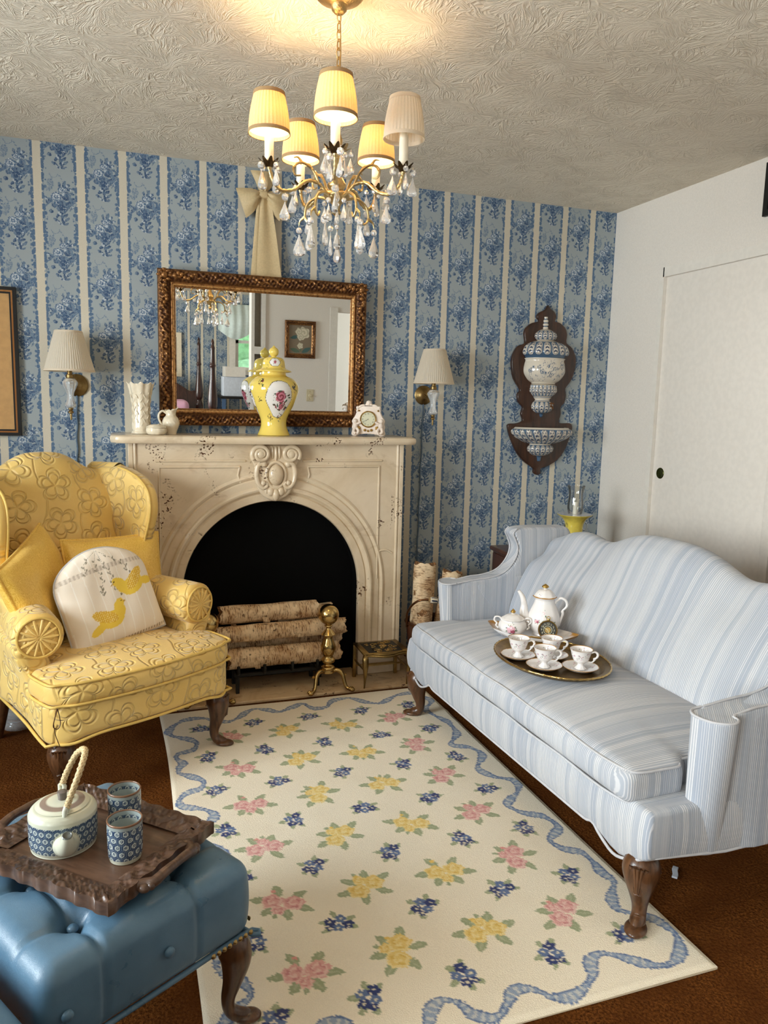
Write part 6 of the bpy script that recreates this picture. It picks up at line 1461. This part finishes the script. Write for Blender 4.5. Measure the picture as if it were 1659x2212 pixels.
# ------------------------------------------------------------------ carved tray and stoneware tea set on the ottoman
TZ = .417
def wood_tray():
    t = thing('carved_tray', 'carved brown wooden tray with leafy rim and handles on the blue ottoman', 'tray', (-.068, -2.150, TZ), math.radians(-44)); w, d = .375, .305; M_ = MT['carved']
    G().add(rbox(w-.05, d-.05, .012, .003, 1, (0, 0, .008))).obj('tray_floor', M_, t)
    n, m = 150, 16; rs = np.random.RandomState(8)
    g = G()
    for side in range(4):
        L = w if side % 2 == 0 else d; o = d if side % 2 == 0 else w; V = []; k = int(L*480)
        for i in range(k+1):
            u = -1+2*i/k
            for j in range(m+1):
                q = j/m; inset = .052*q; half = L/2-inset; s = u*half; z = .030-.012*q
                if 0 < j < m:
                    b = .0030*math.sin(2*PI*s/.034+math.sin(q*6)*2+side)*math.sin(PI*q)+.0032*math.exp(-((q-.45-.25*math.sin(2*PI*s/.085))/.10)**2)+.0020*math.sin(s*420+q*17)*math.sin(q*13)
                    cn = max(0, 1-(L/2-abs(s))/.08); b += .004*cn*math.sin(q*15+s*130); z += b
                edge = .0025*math.sin(2*PI*s/.05)*(1-q)
                V.append((s, -(o/2-inset+edge), max(z, .012)))
        V += [(V[i*(m+1)][0], V[i*(m+1)][1]-.0, .004) for i in range(k+1)]
        nb = (k+1)*(m+1); F = gridf(k+1, m+1)+[(nb+i, nb+i+1, (i+1)*(m+1), i*(m+1)) for i in range(k)]
        g.add((np.array(V), F), RZ(90*side))
    g.add(box(-w/2+.004, w/2-.004, -d/2+.004, d/2-.004, .001, .006)); g.obj('carved_rim', M_, t, 70)
    for s in (-1, 1):
        P = cr([(s*(w/2-.012), -.080, .018), (s*(w/2+.010), -.064, .020), (s*(w/2+.022), -.056, .024), (s*(w/2+.026), -.030, .030), (s*(w/2+.027), 0, .031), (s*(w/2+.026), .030, .030), (s*(w/2+.022), .056, .024), (s*(w/2+.010), .064, .020), (s*(w/2-.012), .080, .018)], 5); h_ = G().add(tube(P, np.interp(np.linspace(0, 1, len(P)), [0, .2, .5, .8, 1], [.012, .011, .0085, .011, .012]), 10))
        for e in (-1, 1): h_.add(ell((s*(w/2+.012), e*.074, .018), .013, .012, .009, 12, 8)); h_.add(ell((s*(w/2+.022), e*.066, .020), .009, .008, .008, 10, 7))
        h_.obj('handle', M_, t)
    for sx in (-1, 1):
        for sy in (-1, 1): G().add(box(sx*.13-.012, sx*.13+.012, sy*.10-.012, sy*.10+.012, -.004, .004, .002)).obj('foot', M_, t)
wood_tray()
HB, HW, HL = srgb(46, 64, 92), srgb(188, 196, 190), srgb(206, 206, 186)
def hexpaint(A, Z, c, m, pitch=.0165):
    a = pitch; r = a/math.sqrt(3)*1.5; best = np.full(len(A), 9.); bx = np.zeros(len(A)); bz = np.zeros(len(A))
    for row0 in (0, 1):
        rz = np.round((Z-row0*r)/(2*r))*2*r+row0*r; ca = np.round((A-row0*a/2)/a)*a+row0*a/2; d = np.hypot(A-ca, Z-rz); w = d < best; best[w] = d[w]; bx[w] = (A-ca)[w]; bz[w] = (Z-rz)[w]
    hx = np.maximum.reduce([np.abs(bx), np.abs(bx*.5+bz*.866), np.abs(bx*.5-bz*.866)])/(a/2)
    c[m] = HB; c[m & (hx < .62)] = HW; c[m & (hx < .34)] = HB; c[m & (hx < .14)] = HW; c[m & (hx > .93)] = srgb(104, 122, 140)
def tea_cup(x, y, label, first={}):
    z = TZ+.0145
    if first: o = dup(first['o'], (x, y, z), label=label); return
    prof = cr([(0, .0), (.028, 0), (.031, .004), (.0335, .015), (.0345, .05), (.0345, .078), (.0350, .0835), (.0335, .0845), (.0318, .080), (.031, .03), (.026, .012), (0, .009)], 7); prof = fine(prof, 130, 1); V, F = lathe(prof, 150); n = len(prof); A = np.arctan2(V[:, 1], V[:, 0])*.0345; Z = V[:, 2]; c = np.tile(srgb(176, 186, 184), (len(V), 1)); out = np.tile(np.arange(n) < n*.62, 150); m = out & (Z > .010) & (Z < .074)
    hexpaint(A, Z-.010, c, m, 2*PI*.0345/13); c[out & ((Z <= .010))] = HL; c[(Z > .0815)] = srgb(120, 86, 64); c[out & (Z > .074) & (Z < .0815)] = srgb(150, 160, 158)
    o = G().add((V, F), col=c).obj('tea_cup', MT['stone'], None, 70, (x, y, z), .4); tag(o, label, 'cup', 'handleless blue tea cups on the wooden tray'); first['o'] = o
tea_cup(-.008, -2.222, 'handleless blue hexagon-patterned cup nearest the viewer on the wooden tray'); tea_cup(-.008, -2.098, 'handleless blue hexagon-patterned cup behind the other one, beside the teapot lid')
def teapot():
    x, y = -.129, -2.130; f = facing(x, y)+.06; t = thing('teapot', 'round blue and cream teapot with rattan handle on the wooden tray', 'teapot', (x, y, TZ+.0145), f+PI/2)    # local -y: spout
    prof = cr([(0, 0), (.058, 0), (.063, .003), (.0655, .010), (.067, .02), (.067, .068), (.0655, .076), (.060, .083), (.050, .0865), (0, .0875)], 7); prof = fine(prof, 120, 1); V, F = lathe(prof, 260); A = (np.arctan2(V[:, 1], V[:, 0]))*.067; Z = V[:, 2]; c = np.tile(HL, (len(V), 1)); m = (Z > .010) & (Z < .066) & (np.hypot(V[:, 0], V[:, 1]) > .06); hexpaint(A, Z-.012, c, m, 2*PI*.067/26); sp = (np.hypot(V[:, 0], V[:, 2]-.032) < .026) & (V[:, 1] < 0); c[sp] = HL
    G().add((V, F), col=c).obj('body', MT['stone'], t, 70)
    prof = cr([(0, .087), (.0485, .087), (.049, .0895), (.040, .093), (.020, .096), (0, .0965)], 5); V, F = lathe(prof, 60); r = np.hypot(V[:, 0], V[:, 1]); c = np.tile(HL, (len(V), 1)); c[(r > .030) & (r < .043)] = srgb(140, 122, 110); L = G().add((V, F), col=c).obj('lid', MT['stone'], t, 70)
    G().add(lathe([(0, .095), (.008, .095), (.0095, .110), (.010, .113), (.008, .1145), (0, .1145)], 20), col=srgb(110, 100, 94)).obj('knob', MT['stone'], L)
    P = cr([(0, -.060, .030), (0, -.076, .036), (0, -.090, .050), (0, -.097, .066)], 6); g = G().add(tube(P, np.interp(np.linspace(0, 1, len(P)), [0, .35, .7, 1], [.026, .021, .0135, .0100]), 20), col=HL); g.add(lathe([(.0, .0), (.0065, .001), (.0085, .003), (.0100, .0015)], 16), orient(P[-1], P[-1]-P[-3]), col=srgb(90, 92, 88)); g.obj('spout', MT['stone'], t, 80)
    for e in (-1, 1): G().add(tube([(0, e*.054, .086), (0, e*.058, .100), (.004, e*.052, .107), (.008, e*.046, .100), (.006, e*.046, .088)], .0048, 8), col=HL).obj('lug', MT['stone'], t)
    P = cr([(.004, -.052, .102), (.014, -.050, .128), (.030, -.042, .165), (.044, -.016, .190), (.045, .010, .192), (.032, .038, .170), (.014, .050, .130), (.004, .052, .102)], 9); V, F = tube(P, .0064+.0010*np.sin(np.arange(len(P))*2.6), 12); k = np.repeat(np.arange(len(P)), 12); j = np.tile(np.arange(12), len(P)); c = np.where(((k+j) % 3 == 0)[:, None], srgb(150, 116, 72)[None], srgb(222, 198, 152)[None]); G().add((V, F), col=c).obj('rattan_handle', MT['rattan'], t)
teapot()

# ------------------------------------------------------------------ what the mirror shows behind the viewer
def rearroom():
    t = thing('flower_painting', 'white peony painting in a gilt frame on the rear white wall', 'painting', (1.693, -3.797, 1.777), PI); w, h = .305, .355
    f = ornate_frame(w, h, [(0, 0, 0), (.001, .016, .3), (.020, .024, 1), (.034, .018, .5), (.042, .010, 0)], 160, .004, 9, .07); f.obj('frame', MT['gold'], t, 60)
    xs = np.linspace(-w/2+.036, w/2-.036, 90); zs = np.linspace(-h/2+.036, h/2-.036, 110); X_, Z_ = np.meshgrid(xs, zs, indexing='ij'); V = np.stack([X_, 0*X_-.006, Z_], -1).reshape(-1, 3); c = np.tile(srgb(128, 112, 92), (len(V), 1)); x, z = -V[:, 0], V[:, 2]; x = V[:, 0]
    for (cx, cz, rx, rz, a, col) in ((.055, .02, .045, .018, -.2, srgb(60, 92, 92)), (-.06, -.10, .05, .022, -.5, srgb(66, 96, 92)), (.05, -.105, .05, .02, .3, srgb(84, 104, 84)), (.0, -.09, .03, .012, 1.2, srgb(96, 108, 84))):
        u = (x-cx)*math.cos(a)+(z-cz)*math.sin(a); v = -(x-cx)*math.sin(a)+(z-cz)*math.cos(a); c[(np.abs(u/rx)**1.4+np.abs(v/rz)**1.4) < 1] = col
    for (cx, cz, r) in ((-.035, .062, .055), (.012, .072, .036), (-.005, .025, .034), (.0, -.060, .028)): paint_rose(x, z, cx, cz, r, c, [srgb(214, 204, 180), srgb(184, 176, 152)])
    G().add((V, gridf(90, 110)), col=c).obj('canvas', MT['canvas'], t, 180)
    t = thing('dimmer_switch', 'ivory dimmer switch plate on the white rear wall', 'switch', (1.803, -3.7995, 1.240), PI)
    G().add(rbox(.072, .006, .118, .003, 1, (0, -.003, 0))).obj('plate', MT['switch'], t); G().add(lathe([(0, .018), (.013, .017), (.015, .002), (.019, .0), (0, 0)], 24), T(0, -.006, -.002) @ RX(90)).obj('knob', MT['switch'], t)
    for z in (-.036, .036): G().add(lathe([(0, .001), (.003, .0005), (.0035, 0), (0, 0)], 10), T(0, -.006, z) @ RX(90)).obj('screw', MT['brass'], t)
    # four poster bed
    t = thing('four_poster_bed', 'dark four-poster bed with patchwork cover seen in the mirror', 'bed', (.22, -5.65, 0)); D = MT['blackwood']
    for (x, y, hh) in ((.79, -1.05, 1.83), (.72, 1.10, 1.76), (-.79, -1.05, 1.83), (-.72, 1.10, 1.76)):
        g = G().add(lathe(cr([(0, 0), (.035, 0), (.04, .05), (.035, .5), (.045, .80), (.050, .95), (.032, 1.02), (.046, 1.06), (.050, 1.14), (.042, 1.24), (.030, 1.36), (.026, 1.46), (.034, 1.49), (.026, 1.52), (.022, hh-.12), (.024, hh-.09), (.015, hh-.06), (.018, hh-.035), (.005, hh), (0, hh)], 4), 20), T(x, y, 0)); g.obj('bedpost', D, t)
    hb = cr([(-.76, .6), (-.76, 1.10), (-.66, 1.14), (-.50, 1.24), (-.25, 1.32), (.25, 1.32), (.50, 1.24), (.66, 1.14), (.76, 1.10), (.76, .6)], 4); G().add(prism([tuple(p) for p in hb], .04, .008, 2), T(0, -1.03, 0)).obj('headboard', D, t)
    for x in (-.73, .73): G().add(box(x-.02, x+.02, -1.05, 1.10, .40, .56)).obj('side_rail', D, t)
    n = 90; xs = np.linspace(-.72, .72, n); ys = np.linspace(-1.0, 1.02, n); X_, Y_ = np.meshgrid(xs, ys, indexing='ij'); e = np.minimum(np.minimum(.72-np.abs(X_), 1.02-np.abs(Y_)), .12)/.12; Z_ = .86-.22*(1-np.clip(e, 0, 1))**2+.05*np.exp(-((Y_+.75)/.2)**2); V = np.stack([X_, Y_, Z_], -1).reshape(-1, 3); q = (np.floor(V[:, 0]/.11)*7+np.floor(V[:, 1]/.11)*3) % 5; pal = np.array([srgb(206, 140, 176), srgb(120, 134, 184), srgb(226, 214, 216), srgb(84, 96, 146), srgb(222, 180, 186)]); c = pal[q.astype(int)]
    for k in range(60): r_ = random.Random(k); spray(V[:, 0], V[:, 1], r_.uniform(-.7, .7), r_.uniform(-1, 1), .06, k, c, [srgb(240, 236, 226), srgb(70, 80, 120), srgb(240, 200, 150)], 6)
    G().add((V, gridf(n, n)), col=c).obj('patchwork_cover', MT['quilt2'], t, 180); G().add(box(-.70, .70, -.99, 1.0, .42, .64, .02)).obj('mattress', MT['lace'], t)
    for x in (-.34, .34): G().add(rbox(.58, .36, .16, .075, 3, (x, -.78, .955), None, (.3, .6, .85)), col=srgb(222, 172, 196)).obj('bed_pillow', MT['quilt2'], t, 180)
    t = thing('framed_picture', 'pale grey picture in a cream frame on the wallpaper seen in the mirror', 'picture', (.62, YF+.001, 1.60), PI); w, h = .40, .58; g = G()
    for b in ((-w/2, w/2, -.03, 0, h/2-.06, h/2), (-w/2, w/2, -.03, 0, -h/2, -h/2+.06), (-w/2, -w/2+.06, -.03, 0, -h/2+.06, h/2-.06), (w/2-.06, w/2, -.03, 0, -h/2+.06, h/2-.06)): g.add(box(*b))
    g.obj('frame', MT['ivory'], t); G().add(box(-w/2+.06, w/2-.06, -.014, -.004, -h/2+.06, h/2-.06)).obj('print', MT['grey'], t)
    # balloon valance
    V = []; xs = np.linspace(1.30, 2.26, 60)
    for x in xs:
        u = (x-1.30)/.48; s = abs(math.sin(PI*u))
        for v in np.linspace(0, 1, 20): V.append((x, YF+.05+.10*math.sin(PI*v)*(.4+.6*s)+.008*math.sin(x*60), 2.30-v*(.34+.12*s)))
    g = G().add((np.array(V), gridf(60, 20))); g.add((np.array(V)+np.array((0, -.008, 0)), [f[::-1] for f in gridf(60, 20)])); tag(g.obj('balloon_valance', MT['lace'], None, 180), 'white lace balloon valance over the window seen in the mirror', 'curtain')
    t = thing('writing_desk', 'small dark desk in front of the window seen in the mirror', 'desk', (1.72, YF+.42, 0)); G().add(box(-.46, .46, -.28, .28, 1.06, 1.09)).obj('desk_top', MT['blackmetal'], t)
    for sx in (-.42, .42):
        for sy in (-.24, .24): G().add(box(sx-.022, sx+.022, sy-.022, sy+.022, 0, 1.06)).obj('leg', MT['bluebook'], t)
    G().add(box(-.42, .42, -.24, .24, .58, .60)).obj('shelf', MT['white_trim'], t)
    tag(G().add(box(-.16, .16, -.14, .14, 0, .25, .004)).obj('storage_box', MT['paper'], None, 50, (1.47, YF+.42, 1.09)), 'pale storage box on the left of the desk in the mirror', 'box')
    t = G().add(box(-.13, .13, -.16, .16, 0, .012, .002)).add(box(-.13, -.118, -.16, .16, .012, .13)).add(box(.118, .13, -.16, .16, .012, .13)).add(box(-.118, .118, .148, .16, .012, .13)).obj('letter_tray', MT['white_trim'], None, 50, (1.46, YF+.42, 1.342)); tag(t, 'open white tray on top of the pale storage box in the mirror', 'tray')
    tag(G().add(rbox(.22, .28, .045, .004)).obj('book_stack', MT['bluebook'], None, 50, (1.95, YF+.42, 1.113)), 'blue book lying on the right of the desk in the mirror', 'book')
    # garden outside the far window
    tag(struct('ground', [(-3, 8, -22, YF-.2, -.3, -.2)], MT['grass']))
    for k in range(4):
        r_ = random.Random(k+3); g = G()
        for q in range(40): g.add(ell((r_.uniform(-1.1, 1.1), r_.uniform(-.6, .6), r_.uniform(.2, 3.2)), .45, .4, .38, 8, 6))
        tag(g.obj('garden_shrub', MT['foliage'], None, 60, (-1.0+k*3.3, YF-6-(k % 2)*2.5, -.2)), 'leafy green shrub outside the far window', 'shrub', 'shrubs outside the window')
rearroom()
